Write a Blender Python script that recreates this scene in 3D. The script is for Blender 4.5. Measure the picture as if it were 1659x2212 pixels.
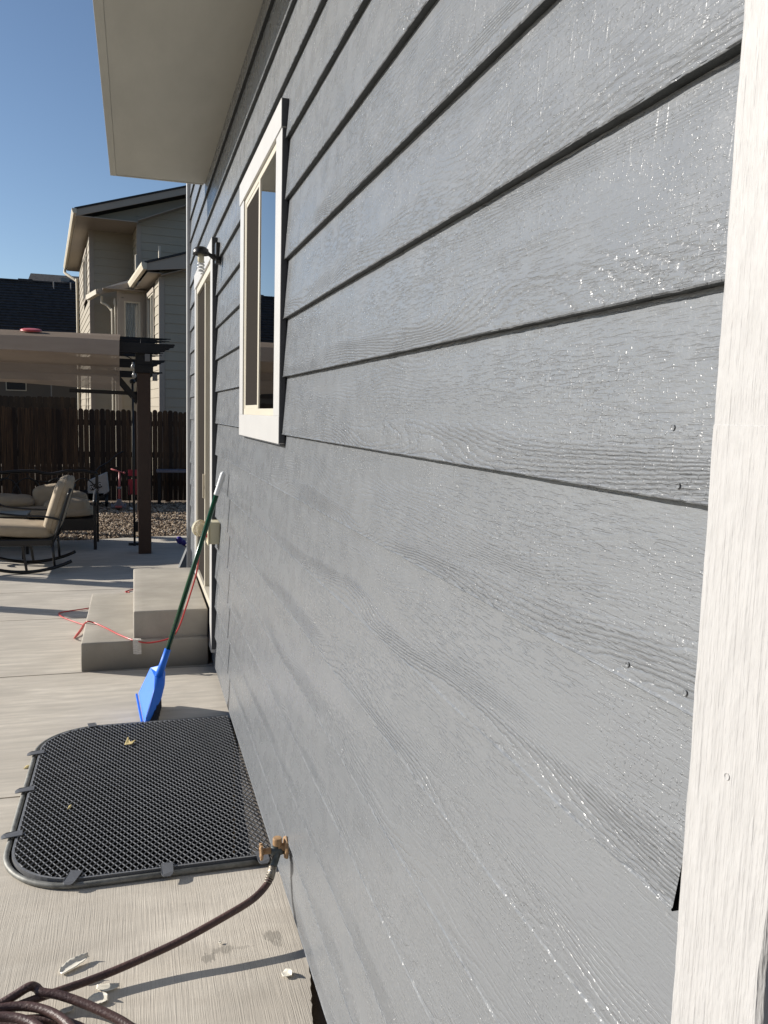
import bpy, bmesh, math, random
from mathutils import Vector, Matrix, noise
random.seed(7)
R = math.radians
# ---------------------------------------------------------------- camera, sky, sun
for o in list(bpy.data.objects): bpy.data.objects.remove(o)
SC = bpy.context.scene
COL = SC.collection
cd = bpy.data.cameras.new('camera'); cam = bpy.data.objects.new('camera', cd); COL.objects.link(cam)
cd.sensor_fit = 'VERTICAL'; cd.sensor_height = 24.0; cd.lens = 24.0*1789/2212
cd.clip_start = 0.02; cd.clip_end = 2000
MX = ((0.95749879, 0.00767705, -0.28833509), (-0.28721123, 0.11744826, -0.95063958), (0.02656634, 0.99304933, 0.1146615))
m = Matrix.Identity(4)
for i in range(3):
    for j in range(3): m[i][j] = MX[i][j]
cam.matrix_world = Matrix.Translation((-0.45, 0, 1.55)) @ m
SC.camera = cam
SUN = Vector((-1, 0.47, 0.46)).normalized()
EL = math.asin(SUN.z); AZ = math.atan2(SUN.x, SUN.y)
W = bpy.data.worlds.new("World"); SC.world = W; W.use_nodes = True
wn = W.node_tree; wn.nodes.clear()
sky = wn.nodes.new('ShaderNodeTexSky'); sky.sky_type = 'NISHITA'; sky.sun_disc = False
sky.sun_elevation = EL; sky.sun_rotation = AZ
sky.air_density = 1.0; sky.dust_density = 1.2; sky.ozone_density = 2.0; sky.altitude = 1500
bg = wn.nodes.new('ShaderNodeBackground'); bg.inputs[1].default_value = 0.088
wo = wn.nodes.new('ShaderNodeOutputWorld')
wn.links.new(sky.outputs[0], bg.inputs[0]); wn.links.new(bg.outputs[0], wo.inputs[0])
sl = bpy.data.lights.new('sun', 'SUN'); sl.energy = 5.0; sl.angle = R(0.5); sl.color = (1.0, 0.945, 0.865)
so = bpy.data.objects.new('sun', sl); COL.objects.link(so)
so.rotation_euler = SUN.to_track_quat('Z', 'Y').to_euler(); so.location = (-20, 10, 12)
SC.view_settings.view_transform = 'Standard'; SC.view_settings.look = 'None'
SC.view_settings.exposure = 0.45; SC.view_settings.gamma = 1

# ---------------------------------------------------------------- material helpers
class NT:
    def __init__(s, name):
        s.m = bpy.data.materials.new(name); s.m.use_nodes = True; s.t = s.m.node_tree; s.t.nodes.clear()
        s.out = s.n('ShaderNodeOutputMaterial')
    def n(s, t, **k):
        x = s.t.nodes.new(t)
        for a, b in k.items(): setattr(x, a, b)
        return x
    def l(s, a, b): s.t.links.new(a, b)
    def set(s, sock, v):
        if hasattr(v, 'is_output') or isinstance(v, bpy.types.NodeSocket): s.l(v, sock)
        else: sock.default_value = v
    def math(s, op, a, b=0.0, c=0.0):
        x = s.n('ShaderNodeMath', operation=op)
        s.set(x.inputs[0], a); s.set(x.inputs[1], b); s.set(x.inputs[2], c)
        return x.outputs[0]
    def obj(s):
        return s.n('ShaderNodeTexCoord').outputs['Object']
    def sep(s, v):
        x = s.n('ShaderNodeSeparateXYZ'); s.l(v, x.inputs[0]); return x.outputs
    def comb(s, a, b, c):
        x = s.n('ShaderNodeCombineXYZ'); s.set(x.inputs[0], a); s.set(x.inputs[1], b); s.set(x.inputs[2], c); return x.outputs[0]
    def noise(s, v, scale=1, detail=2, rough=0.5, dist=0.0):
        x = s.n('ShaderNodeTexNoise'); s.l(v, x.inputs['Vector'])
        x.inputs['Scale'].default_value = scale; x.inputs['Detail'].default_value = detail
        x.inputs['Roughness'].default_value = rough; x.inputs['Distortion'].default_value = dist
        return x.outputs[0]
    def map(s, v, sc):
        x = s.n('ShaderNodeMapping'); s.l(v, x.inputs[0]); x.inputs['Scale'].default_value = sc; return x.outputs[0]
    def ramp(s, v, stops):
        x = s.n('ShaderNodeValToRGB'); s.l(v, x.inputs[0]); e = x.color_ramp.elements
        while len(e) < len(stops): e.new(0.5)
        for i, (p, c) in enumerate(stops):
            e[i].position = p; e[i].color = (c, c, c, 1) if isinstance(c, (int, float)) else (*c, 1)
        return x.outputs[0]
    def rng(s, v, a, b, c=0.0, d=1.0, smooth=False):
        x = s.n('ShaderNodeMapRange'); s.set(x.inputs[0], v)
        if smooth: x.interpolation_type = 'SMOOTHSTEP'
        for i, q in enumerate((a, b, c, d)): x.inputs[i+1].default_value = q
        return x.outputs[0]
    def mix(s, f, a, b):
        x = s.n('ShaderNodeMix', data_type='RGBA'); s.set(x.inputs[0], f)
        s.set(x.inputs[6], a if not isinstance(a, tuple) else (*a[:3], 1)); s.set(x.inputs[7], b if not isinstance(b, tuple) else (*b[:3], 1))
        return x.outputs[2]
    def bump(s, h, dist=0.001, strength=1.0):
        x = s.n('ShaderNodeBump'); s.l(h, x.inputs['Height']); x.inputs['Distance'].default_value = dist
        x.inputs['Strength'].default_value = strength; return x.outputs[0]
    def pr(s, col, rough=0.5, metal=0.0, normal=None, spec=0.5, **kw):
        p = s.n('ShaderNodeBsdfPrincipled')
        s.set(p.inputs['Base Color'], (*col, 1) if isinstance(col, tuple) else col)
        s.set(p.inputs['Roughness'], rough); p.inputs['Metallic'].default_value = metal
        p.inputs['Specular IOR Level'].default_value = spec
        if normal is not None: s.l(normal, p.inputs['Normal'])
        for k, v in kw.items(): s.set(p.inputs[k.replace('_', ' ')], v)
        s.l(p.outputs[0], s.out.inputs[0]); return p

def simple(name, col, rough=0.5, metal=0.0, spec=0.5, var=0.12, scale=8.0, bscale=0, bdist=0.0005, sc=(1, 1, 1)):
    t = NT(name); o = t.map(t.obj(), sc)
    f = t.noise(o, scale, 4, 0.6)
    c = t.mix(t.rng(f, 0.3, 0.7), tuple(x*(1-var) for x in col), tuple(min(1, x*(1+var)) for x in col))
    nrm = t.bump(t.noise(o, bscale, 3, 0.6), bdist) if bscale else None
    t.pr(c, rough, metal, nrm, spec); return t.m

# cedar-embossed lap siding paint
COURSE, Z0 = 0.1804, 1.4838
def siding_mat(name, col, vertical=False, amp=1.0):
    t = NT(name); o = t.sep(t.obj())
    y, z = (o[1], o[2]) if not vertical else (o[2], o[1])
    idx = t.math('FLOOR', t.math('DIVIDE', t.math('SUBTRACT', z, Z0), COURSE)) if not vertical else 0.0
    if vertical: off = 3.3
    else: off = t.math('MULTIPLY', idx, 7.31)
    yy = t.math('ADD', y, off); zz = t.math('ADD', z, t.math('MULTIPLY', off, 0.137))
    # broad annual-ring field
    f = t.noise(t.comb(t.math('MULTIPLY', yy, 1.35), t.math('MULTIPLY', zz, 7.5), off), 1.0, 1.5, 0.45, 0.15)
    jag = t.noise(t.comb(t.math('MULTIPLY', yy, 38), t.math('MULTIPLY', zz, 90), 1.0), 1.0, 2, 0.6)
    jag2 = t.noise(t.comb(t.math('MULTIPLY', yy, 110), t.math('MULTIPLY', zz, 260), 4.0), 1.0, 2, 0.6)
    ph = t.math('ADD', t.math('MULTIPLY', f, 32.0), t.math('MULTIPLY', zz, 115.0))
    ph = t.math('ADD', ph, t.math('MULTIPLY', jag, 0.95))
    fr = t.math('FRACT', ph)
    ring = t.ramp(fr, [(0.0, 0.90), (0.17, 0.0), (0.34, 0.55), (0.60, 1.0), (0.92, 1.0), (1.0, 0.90)])
    reg = t.noise(t.comb(t.math('MULTIPLY', yy, 1.1), t.math('MULTIPLY', zz, 9.0), 9.0), 1.0, 2, 0.5)
    pos = t.math('FRACT', t.math('DIVIDE', t.math('SUBTRACT', z, Z0), COURSE))
    band = t.rng(t.math('ADD', pos, t.math('MULTIPLY', t.math('SUBTRACT', reg, 0.5), 0.9)), 0.16, 0.34, 0.95, 0.0, True)
    rg2 = t.rng(reg, 0.47, 0.62, 0.06, 0.50, True)
    regm = t.math('MAXIMUM', band, rg2)
    # short dashes between the rings
    d = t.noise(t.comb(t.math('MULTIPLY', yy, 26), t.math('MULTIPLY', zz, 240), 2.0), 1.0, 2.5, 0.6)
    dash = t.rng(d, 0.36, 0.50, 0.0, 1.0, True)
    reg2 = t.rng(t.noise(t.comb(t.math('MULTIPLY', yy, 1.8), t.math('MULTIPLY', zz, 11.0), 30.0), 1.0, 2, 0.5), 0.38, 0.62, 0.25, 1.0, True)
    drip = t.noise(t.comb(t.math('MULTIPLY', yy, 150), t.math('MULTIPLY', zz, 28), 6.0), 1.0, 1, 0.5)
    h = t.math('MULTIPLY', ring, t.math('MULTIPLY', regm, 0.68*amp))
    h = t.math('ADD', h, t.math('MULTIPLY', dash, t.math('MULTIPLY', reg2, 0.40*amp)))
    h = t.math('ADD', h, t.math('MULTIPLY', jag2, 0.35*amp))
    pk = t.rng(t.noise(t.comb(t.math('MULTIPLY', yy, 230), t.math('MULTIPLY', zz, 200), 8.0), 1.0, 1, 0.5), 0.60, 0.74, 0.0, 1.0, True)
    dr = t.rng(t.noise(t.comb(t.math('MULTIPLY', yy, 120), t.math('MULTIPLY', zz, 14), 6.0), 1.0, 1.5, 0.5), 0.55, 0.72, 0.0, 1.0, True)
    pm = t.rng(t.noise(t.comb(t.math('MULTIPLY', yy, 3), t.math('MULTIPLY', zz, 7), 15.0), 1.0, 1, 0.5), 0.42, 0.60, 0.15, 1.0, True)
    h = t.math('ADD', h, t.math('MULTIPLY', t.math('ADD', t.math('MULTIPLY', pk, 0.42), t.math('MULTIPLY', dr, 0.17)), pm))
    h = t.math('ADD', h, t.math('MULTIPLY', drip, 0.10*amp))
    h = t.math('ADD', h, t.math('MULTIPLY', t.noise(t.comb(yy, zz, 0.0), 9.0, 2), 1.1*amp))
    nrm = t.bump(h, 0.0019, 1.0)
    tone = t.noise(t.comb(t.math('MULTIPLY', yy, 2.0), t.math('MULTIPLY', zz, 6), 2.0), 1.0, 4, 0.6)
    c = t.mix(t.rng(tone, 0.3, 0.7), tuple(x*0.975 for x in col), tuple(x*1.025 for x in col))
    rg = t.rng(t.noise(t.comb(yy, zz, 3.0), 14.0, 3), 0.3, 0.7, 0.22, 0.34)
    t.pr(c, rg if not vertical else 0.6, 0.0, nrm, 0.5)
    return t.m

def concrete_mat(name, col, streak=True):
    t = NT(name); o = t.obj(); s = t.sep(o)
    big = t.noise(t.map(o, (1.2, 2.2, 1)), 1.3, 5, 0.62, 0.6)
    med = t.noise(t.map(o, (3, 9, 3)), 1.6, 5, 0.65, 0.4)
    c = t.mix(t.rng(big, 0.28, 0.72), tuple(x*0.70 for x in col), tuple(x*1.12 for x in col))
    c = t.mix(t.math('MULTIPLY', t.rng(med, 0.35, 0.72), 0.5), c, tuple(x*q for x, q in zip(col, (0.72, 0.70, 0.68))))
    sp = t.noise(o, 420, 2, 0.5)
    c = t.mix(t.rng(sp, 0.35, 0.62, 0.22, 0.0), c, tuple(x*0.55 for x in col))
    pits = t.noise(t.map(o, (1, 1.6, 1)), 60, 2, 0.5)
    c = t.mix(t.rng(pits, 0.20, 0.27, 0.65, 0.0), c, tuple(x*0.35 for x in col))
    h = t.math('MULTIPLY', sp, 0.25)
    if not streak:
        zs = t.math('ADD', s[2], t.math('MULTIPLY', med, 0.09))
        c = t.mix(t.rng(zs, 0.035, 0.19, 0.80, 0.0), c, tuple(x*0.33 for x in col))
    if streak:
        # broom finish: fine ridges running along the wall on the nearest slab
        near = t.rng(s[1], 2.55, 2.95, 1.0, 0.0, True)
        wob = t.math('MULTIPLY', t.noise(o, 5, 2), 0.006)
        br = t.noise(t.comb(t.math('MULTIPLY', t.math('ADD', s[0], wob), 260), t.math('MULTIPLY', s[1], 5.0), 0.0), 1.0, 3, 0.65)
        far = t.noise(t.comb(t.math('MULTIPLY', s[0], 3.0), t.math('MULTIPLY', s[1], 26), 4.0), 1.0, 4, 0.6)
        c = t.mix(t.math('MULTIPLY', near, t.rng(br, 0.30, 0.50, 0.42, 0.0)), c, tuple(x*0.5 for x in col))
        c = t.mix(t.math('MULTIPLY', t.math('SUBTRACT', 1.0, near), t.rng(far, 0.38, 0.66, 0.0, 0.62)), c, tuple(x*0.62 for x in col))
        h = t.math('ADD', h, t.math('MULTIPLY', near, t.math('MULTIPLY', br, 1.9)))
        # two small wet patches left by the spigot
        def blot(cx, cy, rx, ry, k):
            e = t.noise(t.map(o, (60, 22, 1)), 1.0, 3, 0.6)
            e2 = t.noise(t.map(o, (200, 40, 1)), 1.0, 2, 0.6)
            dx = t.math('DIVIDE', t.math('SUBTRACT', s[0], cx), rx); dy = t.math('DIVIDE', t.math('SUBTRACT', s[1], cy), ry)
            r = t.math('SQRT', t.math('ADD', t.math('MULTIPLY', dx, dx), t.math('MULTIPLY', dy, dy)))
            r = t.math('ADD', r, t.math('MULTIPLY', t.math('SUBTRACT', e, 0.5), 2.4))
            r = t.math('ADD', r, t.math('MULTIPLY', t.math('SUBTRACT', e2, 0.5), 1.0))
            return t.rng(r, 0.85, 1.0, k, 0.0)
        for b in ((-0.262, 2.245, 0.022, 0.024, .6), (-0.212, 2.272, 0.03, 0.018, .5), (-0.065, 2.30, 0.024, 0.032, .6), (-0.06, 2.262, 0.018, 0.02, .45), (-0.16, 2.268, 0.03, 0.007, .3)):
            c = t.mix(blot(*b), c, tuple(x*0.36 for x in col))
    t.pr(c, 0.85, 0.0, t.bump(h, 0.0011, 0.9), 0.3)
    return t.m

GREY = (0.178, 0.187, 0.198)
M = {}
M['siding'] = siding_mat('grey_siding_paint', GREY)
M['shaded_grey'] = simple('shaded_grey_paint', (0.045, 0.048, 0.055), 0.5, bscale=300, bdist=0.0006)  # house grey darkened so the colour carries the shade on these faces
M['underside_shade'] = simple('painted_underside_shade', (0.022, 0.025, 0.024), 0.6, scale=60, var=0.35, bscale=300, bdist=0.0008)  # near-black colour stands for the shade under each lap
M['grey_plain'] = simple('grey_plain_paint', GREY, 0.45, bscale=120, bdist=0.0003)
def white_trim():
    t = NT('white_rough_trim'); o = t.obj(); s = t.sep(o)
    g = t.noise(t.map(o, (260, 260, 7)), 1.0, 3, 0.6)
    g2 = t.noise(t.map(o, (90, 90, 22)), 1.0, 3, 0.6)
    h = t.math('ADD', t.math('MULTIPLY', g, 0.6), t.math('MULTIPLY', g2, 0.9))
    c = t.mix(t.rng(g2, 0.3, 0.7), (0.385, 0.378, 0.372), (0.425, 0.418, 0.412))
    c = t.mix(t.rng(g, 0.30, 0.42, 0.25, 0.0), c, (0.34, 0.33, 0.33))
    t.pr(c, 0.55, 0, t.bump(h, 0.0032, 1.0), 0.4); return t.m
M['white_trim'] = white_trim()
M['white_paint'] = simple('white_trim_paint', (0.455, 0.45, 0.44), 0.45, bscale=90, bdist=0.0003, var=0.03)
M['vinyl'] = simple('cream_vinyl', (0.54, 0.50, 0.41), 0.4, var=0.03)
M['vinyl_beige'] = simple('beige_vinyl_jamb', (0.42, 0.37, 0.29), 0.5, var=0.06)  # darker beige vinyl for the door jamb and handle
M['soffit'] = simple('beige_soffit_paint', (0.42, 0.41, 0.36), 0.7, bscale=30, bdist=0.0008, var=0.05, sc=(1, .3, 1))
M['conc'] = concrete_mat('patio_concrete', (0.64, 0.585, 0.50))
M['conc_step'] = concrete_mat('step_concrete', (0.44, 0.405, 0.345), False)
M['found'] = simple('foundation_concrete', (0.16, 0.145, 0.13), 0.9, bscale=40, bdist=0.003)
M['dirt'] = simple('dirt', (0.11, 0.085, 0.06), 0.95, scale=3, bscale=20, bdist=0.01)
def glass(name, tint=(0.9, 0.9, 0.9), dark=0.0):
    t = NT(name); g = t.n('ShaderNodeBsdfGlossy'); g.inputs['Roughness'].default_value = 0.004
    g.inputs['Color'].default_value = (*tint, 1)
    tr = t.n('ShaderNodeBsdfTransparent'); tr.inputs['Color'].default_value = (0.75, 0.78, 0.76, 1)
    fr = t.n('ShaderNodeFresnel'); fr.inputs['IOR'].default_value = 1.75
    mx = t.n('ShaderNodeMixShader'); t.l(t.math('MINIMUM', t.math('MULTIPLY', fr.outputs[0], 1.6), 0.95), mx.inputs[0]); t.l(tr.outputs[0], mx.inputs[1]); t.l(g.outputs[0], mx.inputs[2])
    t.l(mx.outputs[0], t.out.inputs[0]); return t.m
M['glass'] = glass('window_glass')
def screen_mat():
    t = NT('insect_screen'); d = t.n('ShaderNodeBsdfDiffuse'); d.inputs['Color'].default_value = (0.035, 0.031, 0.028, 1)
    tr = t.n('ShaderNodeBsdfTransparent'); lw = t.n('ShaderNodeLayerWeight'); lw.inputs[0].default_value = 0.5
    mx = t.n('ShaderNodeMixShader'); f = t.rng(lw.outputs['Facing'], 0.0, 0.9, 0.45, 0.97)
    t.l(f, mx.inputs[0]); t.l(tr.outputs[0], mx.inputs[1]); t.l(d.outputs[0], mx.inputs[2]); t.l(mx.outputs[0], t.out.inputs[0]); return t.m
M['screen'] = screen_mat()
M['room'] = simple('room_plaster', (0.25, 0.23, 0.20), 0.9)
M['curtain'] = simple('curtain_cloth', (0.82, 0.84, 0.88), 0.9, sc=(14, 1, 0.5), scale=4, var=0.15)
M['black_metal'] = simple('black_metal', (0.012, 0.012, 0.013), 0.38)
M['grate'] = simple('black_coated_steel', (0.19, 0.192, 0.196), 0.36, bscale=400, bdist=0.0003, spec=0.7)
M['clip'] = simple('dark_grey_steel', (0.115, 0.118, 0.125), 0.42)
M['galv'] = simple('galvanised_pipe', (0.20, 0.20, 0.185), 0.6, 0.35, scale=40, var=0.3)
M['liner'] = simple('well_liner_steel', (0.10, 0.10, 0.095), 0.55, 0.4, scale=20)
M['brass'] = simple('tan_painted_brass', (0.38, 0.235, 0.12), 0.55, var=0.2, scale=60, bscale=200)
M['zinc'] = simple('grey_green_zinc', (0.10, 0.115, 0.115), 0.5, 0.5, scale=80, var=0.3)
M['steel'] = simple('steel_coupling', (0.35, 0.32, 0.27), 0.4, 0.8, scale=80)
def hose_mat():
    t = NT('burgundy_hose_rubber'); o = t.obj()
    a = t.noise(o, 18, 4, 0.6); c = t.mix(t.rng(a, 0.3, 0.7), (0.050, 0.025, 0.024), (0.105, 0.058, 0.050))
    c = t.mix(t.rng(t.noise(o, 90, 3), 0.6, 0.75, 0, 0.5), c, (0.20, 0.15, 0.13))
    t.pr(c, 0.47, 0, t.bump(t.noise(o, 160, 3), 0.0016), 0.5); return t.m
M['hose'] = hose_mat()
M['blue'] = simple('blue_plastic', (0.016, 0.17, 0.78), 0.5, var=0.04, scale=20, bscale=30, bdist=0.0006)
M['green'] = simple('green_enamel', (0.004, 0.055, 0.022), 0.25)
M['white_pl'] = simple('white_plastic', (0.72, 0.73, 0.73), 0.35, var=0.03)
M['bristle'] = simple('dark_blue_bristle', (0.02, 0.028, 0.05), 0.6, sc=(1, 1, 0.05), scale=300, var=0.6, bscale=500, bdist=0.002)
M['cord'] = simple('red_cord_rubber', (0.50, 0.045, 0.045), 0.3, var=0.1)
M['tag'] = simple('paper_tag', (0.62, 0.58, 0.52), 0.7, sc=(1, 1, 6), scale=60, var=0.25)
M['chip'] = simple('white_caulk', (0.74, 0.70, 0.60), 0.45, scale=60, var=0.06)
M['leaf'] = simple('dry_leaf', (0.55, 0.44, 0.20), 0.7, scale=100)
M['cream_box'] = simple('cream_outlet_plastic', (0.66, 0.60, 0.42), 0.35, var=0.05)
def cover_mat():
    t = NT('translucent_cream_cover'); p = t.pr((0.72, 0.68, 0.52), 0.3); p.inputs['Transmission Weight'].default_value = 0.35
    return t.m
M['cover'] = cover_mat()
M['post'] = simple('brown_vinyl_post', (0.062, 0.034, 0.023), 0.5, scale=3)
M['dark_wood'] = simple('dark_stained_wood', (0.014, 0.013, 0.013), 0.6, sc=(.2, 1, 1), scale=20, var=0.4)
def canopy_mat():
    t = NT('tan_canopy_cloth'); o = t.obj()
    f = t.noise(t.map(o, (1, 1, 5)), 3.0, 4, 0.6)
    c = t.mix(t.rng(f, 0.3, 0.7), (0.34, 0.27, 0.21), (0.39, 0.315, 0.25))
    weave = t.noise(t.map(o, (3, 3, 3)), 60, 2, 0.6)
    nrm = t.bump(weave, 0.004, 0.5)
    d = t.n('ShaderNodeBsdfDiffuse'); t.l(c, d.inputs[0]); t.l(nrm, d.inputs['Normal'])
    tl = t.n('ShaderNodeBsdfTranslucent'); t.l(c, tl.inputs[0])
    tr = t.n('ShaderNodeBsdfTransparent')
    m1 = t.n('ShaderNodeMixShader'); m1.inputs[0].default_value = 0.30; t.l(d.outputs[0], m1.inputs[1]); t.l(tl.outputs[0], m1.inputs[2])
    m2 = t.n('ShaderNodeMixShader'); m2.inputs[0].default_value = 0.18; t.l(m1.outputs[0], m2.inputs[1]); t.l(tr.outputs[0], m2.inputs[2])
    t.l(m2.outputs[0], t.out.inputs[0]); return t.m
M['canopy'] = canopy_mat()
M['red_disc'] = simple('red_plastic', (0.55, 0.07, 0.06), 0.4)
M['cushion'] = simple('beige_cushion_cloth', (0.40, 0.325, 0.23), 0.85, scale=12, var=0.08, bscale=260, bdist=0.0012)
M['table_top'] = simple('grey_green_table_top', (0.22, 0.23, 0.20), 0.3)
def fence_mat(name, a, b, cc):
    t = NT(name); o = t.obj(); s = t.sep(o)
    ii = t.math('FLOOR', t.math('DIVIDE', s[0], 0.0835))
    wn_ = t.n('ShaderNodeTexWhiteNoise', noise_dimensions='1D'); t.l(ii, wn_.inputs['W'])
    g = t.noise(t.comb(t.math('MULTIPLY', s[0], 130), s[1], t.math('MULTIPLY', s[2], 1.8)), 1.0, 4, 0.65)
    f = t.math('MULTIPLY', wn_.outputs[0], t.rng(g, 0.42, 0.62))
    c = t.mix(f, a, b); c = t.mix(t.rng(g, 0.60, 0.75, 0.0, 0.5), c, cc)
    t.pr(c, 0.8, 0, t.bump(g, 0.003), 0.25); return t.m
M['fence'] = fence_mat('dark_cedar_stain', (0.035, 0.023, 0.017), (0.21, 0.115, 0.055), (0.30, 0.19, 0.10))
M['fence2'] = fence_mat('old_cedar', (0.03, 0.024, 0.02), (0.08, 0.055, 0.038), (0.10, 0.075, 0.05))
def stone_mat():
    t = NT('river_gravel'); g = t.n('ShaderNodeNewGeometry')
    c = t.ramp(g.outputs['Random Per Island'], [(0.0, (0.16, 0.11, 0.075)), (0.35, (0.30, 0.225, 0.155)), (0.7, (0.42, 0.335, 0.24)), (1.0, (0.55, 0.47, 0.38))])
    t.pr(c, 0.85, 0, None, 0.3); return t.m
M['stone'] = stone_mat()
M['gravel_bed'] = simple('gravel_bed', (0.17, 0.125, 0.085), 0.95, scale=60, var=0.6, bscale=70, bdist=0.02)
M['shingle'] = simple('dark_shingle', (0.035, 0.034, 0.036), 0.95, scale=6, var=0.35, bscale=12, bdist=0.02)
def lap_mat(name, col):
    t = NT(name); o = t.obj()
    f = t.noise(o, 1.5, 3); c = t.mix(t.rng(f, 0.3, 0.7), tuple(x*.95 for x in col), tuple(x*1.05 for x in col))
    t.pr(c, 0.6); return t.m
M['n_lap'] = lap_mat('tan_lap_paint', (0.335, 0.295, 0.225))
M['n_trim'] = lap_mat('beige_house_trim', (0.34, 0.29, 0.235))
M['n_gutter'] = lap_mat('cream_gutter', (0.55, 0.49, 0.38))
M['f_lap'] = lap_mat('brown_lap_paint', (0.10, 0.085, 0.07))
M['pink'] = simple('pink_plastic', (0.50, 0.13, 0.13), 0.4)
M['toy_grey'] = simple('grey_plastic', (0.20, 0.19, 0.22), 0.5)
M['red_pl'] = simple('deep_red_plastic', (0.38, 0.03, 0.05), 0.4)
M['bag'] = simple('white_bag_cloth', (0.42, 0.41, 0.39), 0.7, var=0.1)
M['badge'] = simple('black_badge', (0.01, 0.01, 0.01), 0.5)
M['purple'] = simple('purple_plastic', (0.05, 0.03, 0.26), 0.3)
M['bulb'] = simple('white_bulb_glass', (0.72, 0.72, 0.70), 0.15, var=0.02)
M['bulb_base'] = simple('cream_bulb_base', (0.62, 0.57, 0.42), 0.4)
M['vent'] = simple('roof_vent_metal', (0.22, 0.21, 0.20), 0.6)

# ---------------------------------------------------------------- mesh helpers
class MB:
    def __init__(s): s.v = []; s.f = []
    def quad(s, *p):
        i = len(s.v); s.v += [tuple(q) for q in p]; s.f.append(tuple(range(i, i+len(p))))
    def box(s, x0, y0, z0, x1, y1, z1):
        i = len(s.v)
        s.v += [(x0,y0,z0),(x1,y0,z0),(x1,y1,z0),(x0,y1,z0),(x0,y0,z1),(x1,y0,z1),(x1,y1,z1),(x0,y1,z1)]
        s.f += [tuple(i+k for k in q) for q in ((3,2,1,0),(4,5,6,7),(0,1,5,4),(1,2,6,5),(2,3,7,6),(3,0,4,7))]
    def bar(s, a, b, w, h, up=(0, 0, 1)):
        a, b = Vector(a), Vector(b); d = (b-a).normalized(); u = Vector(up)
        if abs(d.dot(u)) > 0.98: u = Vector((1, 0, 0))
        r = d.cross(u).normalized()*(w/2); q = r.cross(d).normalized()*(h/2)
        i = len(s.v)
        for p in (a, b):
            for e in (-r-q, r-q, r+q, -r+q): s.v.append(tuple(p+e))
        s.f += [tuple(i+k for k in q_) for q_ in ((0,1,2,3),(7,6,5,4),(0,4,5,1),(1,5,6,2),(2,6,7,3),(3,7,4,0))]
    def prism(s, poly, a, b, axis):
        """poly of 2D points extruded from a to b along axis"""
        def P(p, t):
            if axis == 'x': return (t, p[0], p[1])
            if axis == 'y': return (p[0], t, p[1])
            return (p[0], p[1], t)
        n = len(poly); i = len(s.v)
        s.v += [P(p, a) for p in poly] + [P(p, b) for p in poly]
        s.f.append(tuple(range(i, i+n))); s.f.append(tuple(range(i+2*n-1, i+n-1, -1)))
        for k in range(n): s.f.append((i+k, i+n+k, i+n+(k+1) % n, i+(k+1) % n))
    def tube(s, pts, r, n=8, cap=True, rf=None):
        pts = [Vector(p) for p in pts]; i0 = len(s.v); prev = None
        for k, p in enumerate(pts):
            d = (pts[min(k+1, len(pts)-1)]-pts[max(k-1, 0)]).normalized()
            if prev is None:
                u = Vector((0, 0, 1)) if abs(d.z) < 0.9 else Vector((1, 0, 0)); a = d.cross(u).normalized()
            else: a = (prev - d*prev.dot(d)).normalized()
            prev = a; b = d.cross(a)
            rr = rf(k) if rf else r
            for q in range(n):
                t = 2*math.pi*q/n; s.v.append(tuple(p+(a*math.cos(t)+b*math.sin(t))*rr))
        for k in range(len(pts)-1):
            for q in range(n):
                s.f.append((i0+k*n+q, i0+k*n+(q+1) % n, i0+(k+1)*n+(q+1) % n, i0+(k+1)*n+q))
        if cap:
            s.f.append(tuple(i0+q for q in range(n-1, -1, -1))); e = i0+(len(pts)-1)*n; s.f.append(tuple(e+q for q in range(n)))
    def lathe(s, prof, center, axis=(0, 0, 1), n=16):
        ax = Vector(axis).normalized(); u = Vector((0, 0, 1)) if abs(ax.z) < 0.9 else Vector((1, 0, 0))
        a = ax.cross(u).normalized(); b = ax.cross(a); c = Vector(center); i0 = len(s.v)
        for r, h in prof:
            for q in range(n):
                t = 2*math.pi*q/n; s.v.append(tuple(c+ax*h+(a*math.cos(t)+b*math.sin(t))*max(r, 1e-5)))
        for k in range(len(prof)-1):
            for q in range(n): s.f.append((i0+k*n+q, i0+k*n+(q+1) % n, i0+(k+1)*n+(q+1) % n, i0+(k+1)*n+q))
    def build(s, name, mat, parent=None, smooth=False, bevel=0, seg=2, subsurf=0, weld=False):
        me = bpy.data.meshes.new(name); me.from_pydata(s.v, [], s.f); me.update()
        me.materials.append(M[mat] if isinstance(mat, str) else mat)
        o = bpy.data.objects.new(name, me); COL.objects.link(o)
        bm = bmesh.new(); bm.from_mesh(me)
        if weld: bmesh.ops.remove_doubles(bm, verts=bm.verts, dist=1e-5)
        bmesh.ops.recalc_face_normals(bm, faces=bm.faces); bm.to_mesh(me); bm.free()
        if smooth: me.polygons.foreach_set('use_smooth', [True]*len(me.polygons))
        if bevel:
            b = o.modifiers.new('bevel', 'BEVEL'); b.width = bevel; b.segments = seg; b.limit_method = 'ANGLE'; b.angle_limit = R(35)
        if subsurf:
            q = o.modifiers.new('subd', 'SUBSURF'); q.levels = subsurf; q.render_levels = subsurf
        if parent: o.parent = parent
        return o
def empty(name, label, cat, loc=(0, 0, 0), rz=0, group=None):
    o = bpy.data.objects.new(name, None); COL.objects.link(o); o.location = loc; o.rotation_euler = (0, 0, rz)
    o.empty_display_size = 0.1
    o['label'] = label; o['category'] = cat
    if group: o['group'] = group
    return o
def tag(o, label, cat, group=None):
    o['label'] = label; o['category'] = cat
    if group: o['group'] = group
    return o
def struct(o): o['kind'] = 'structure'; return o
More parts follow.
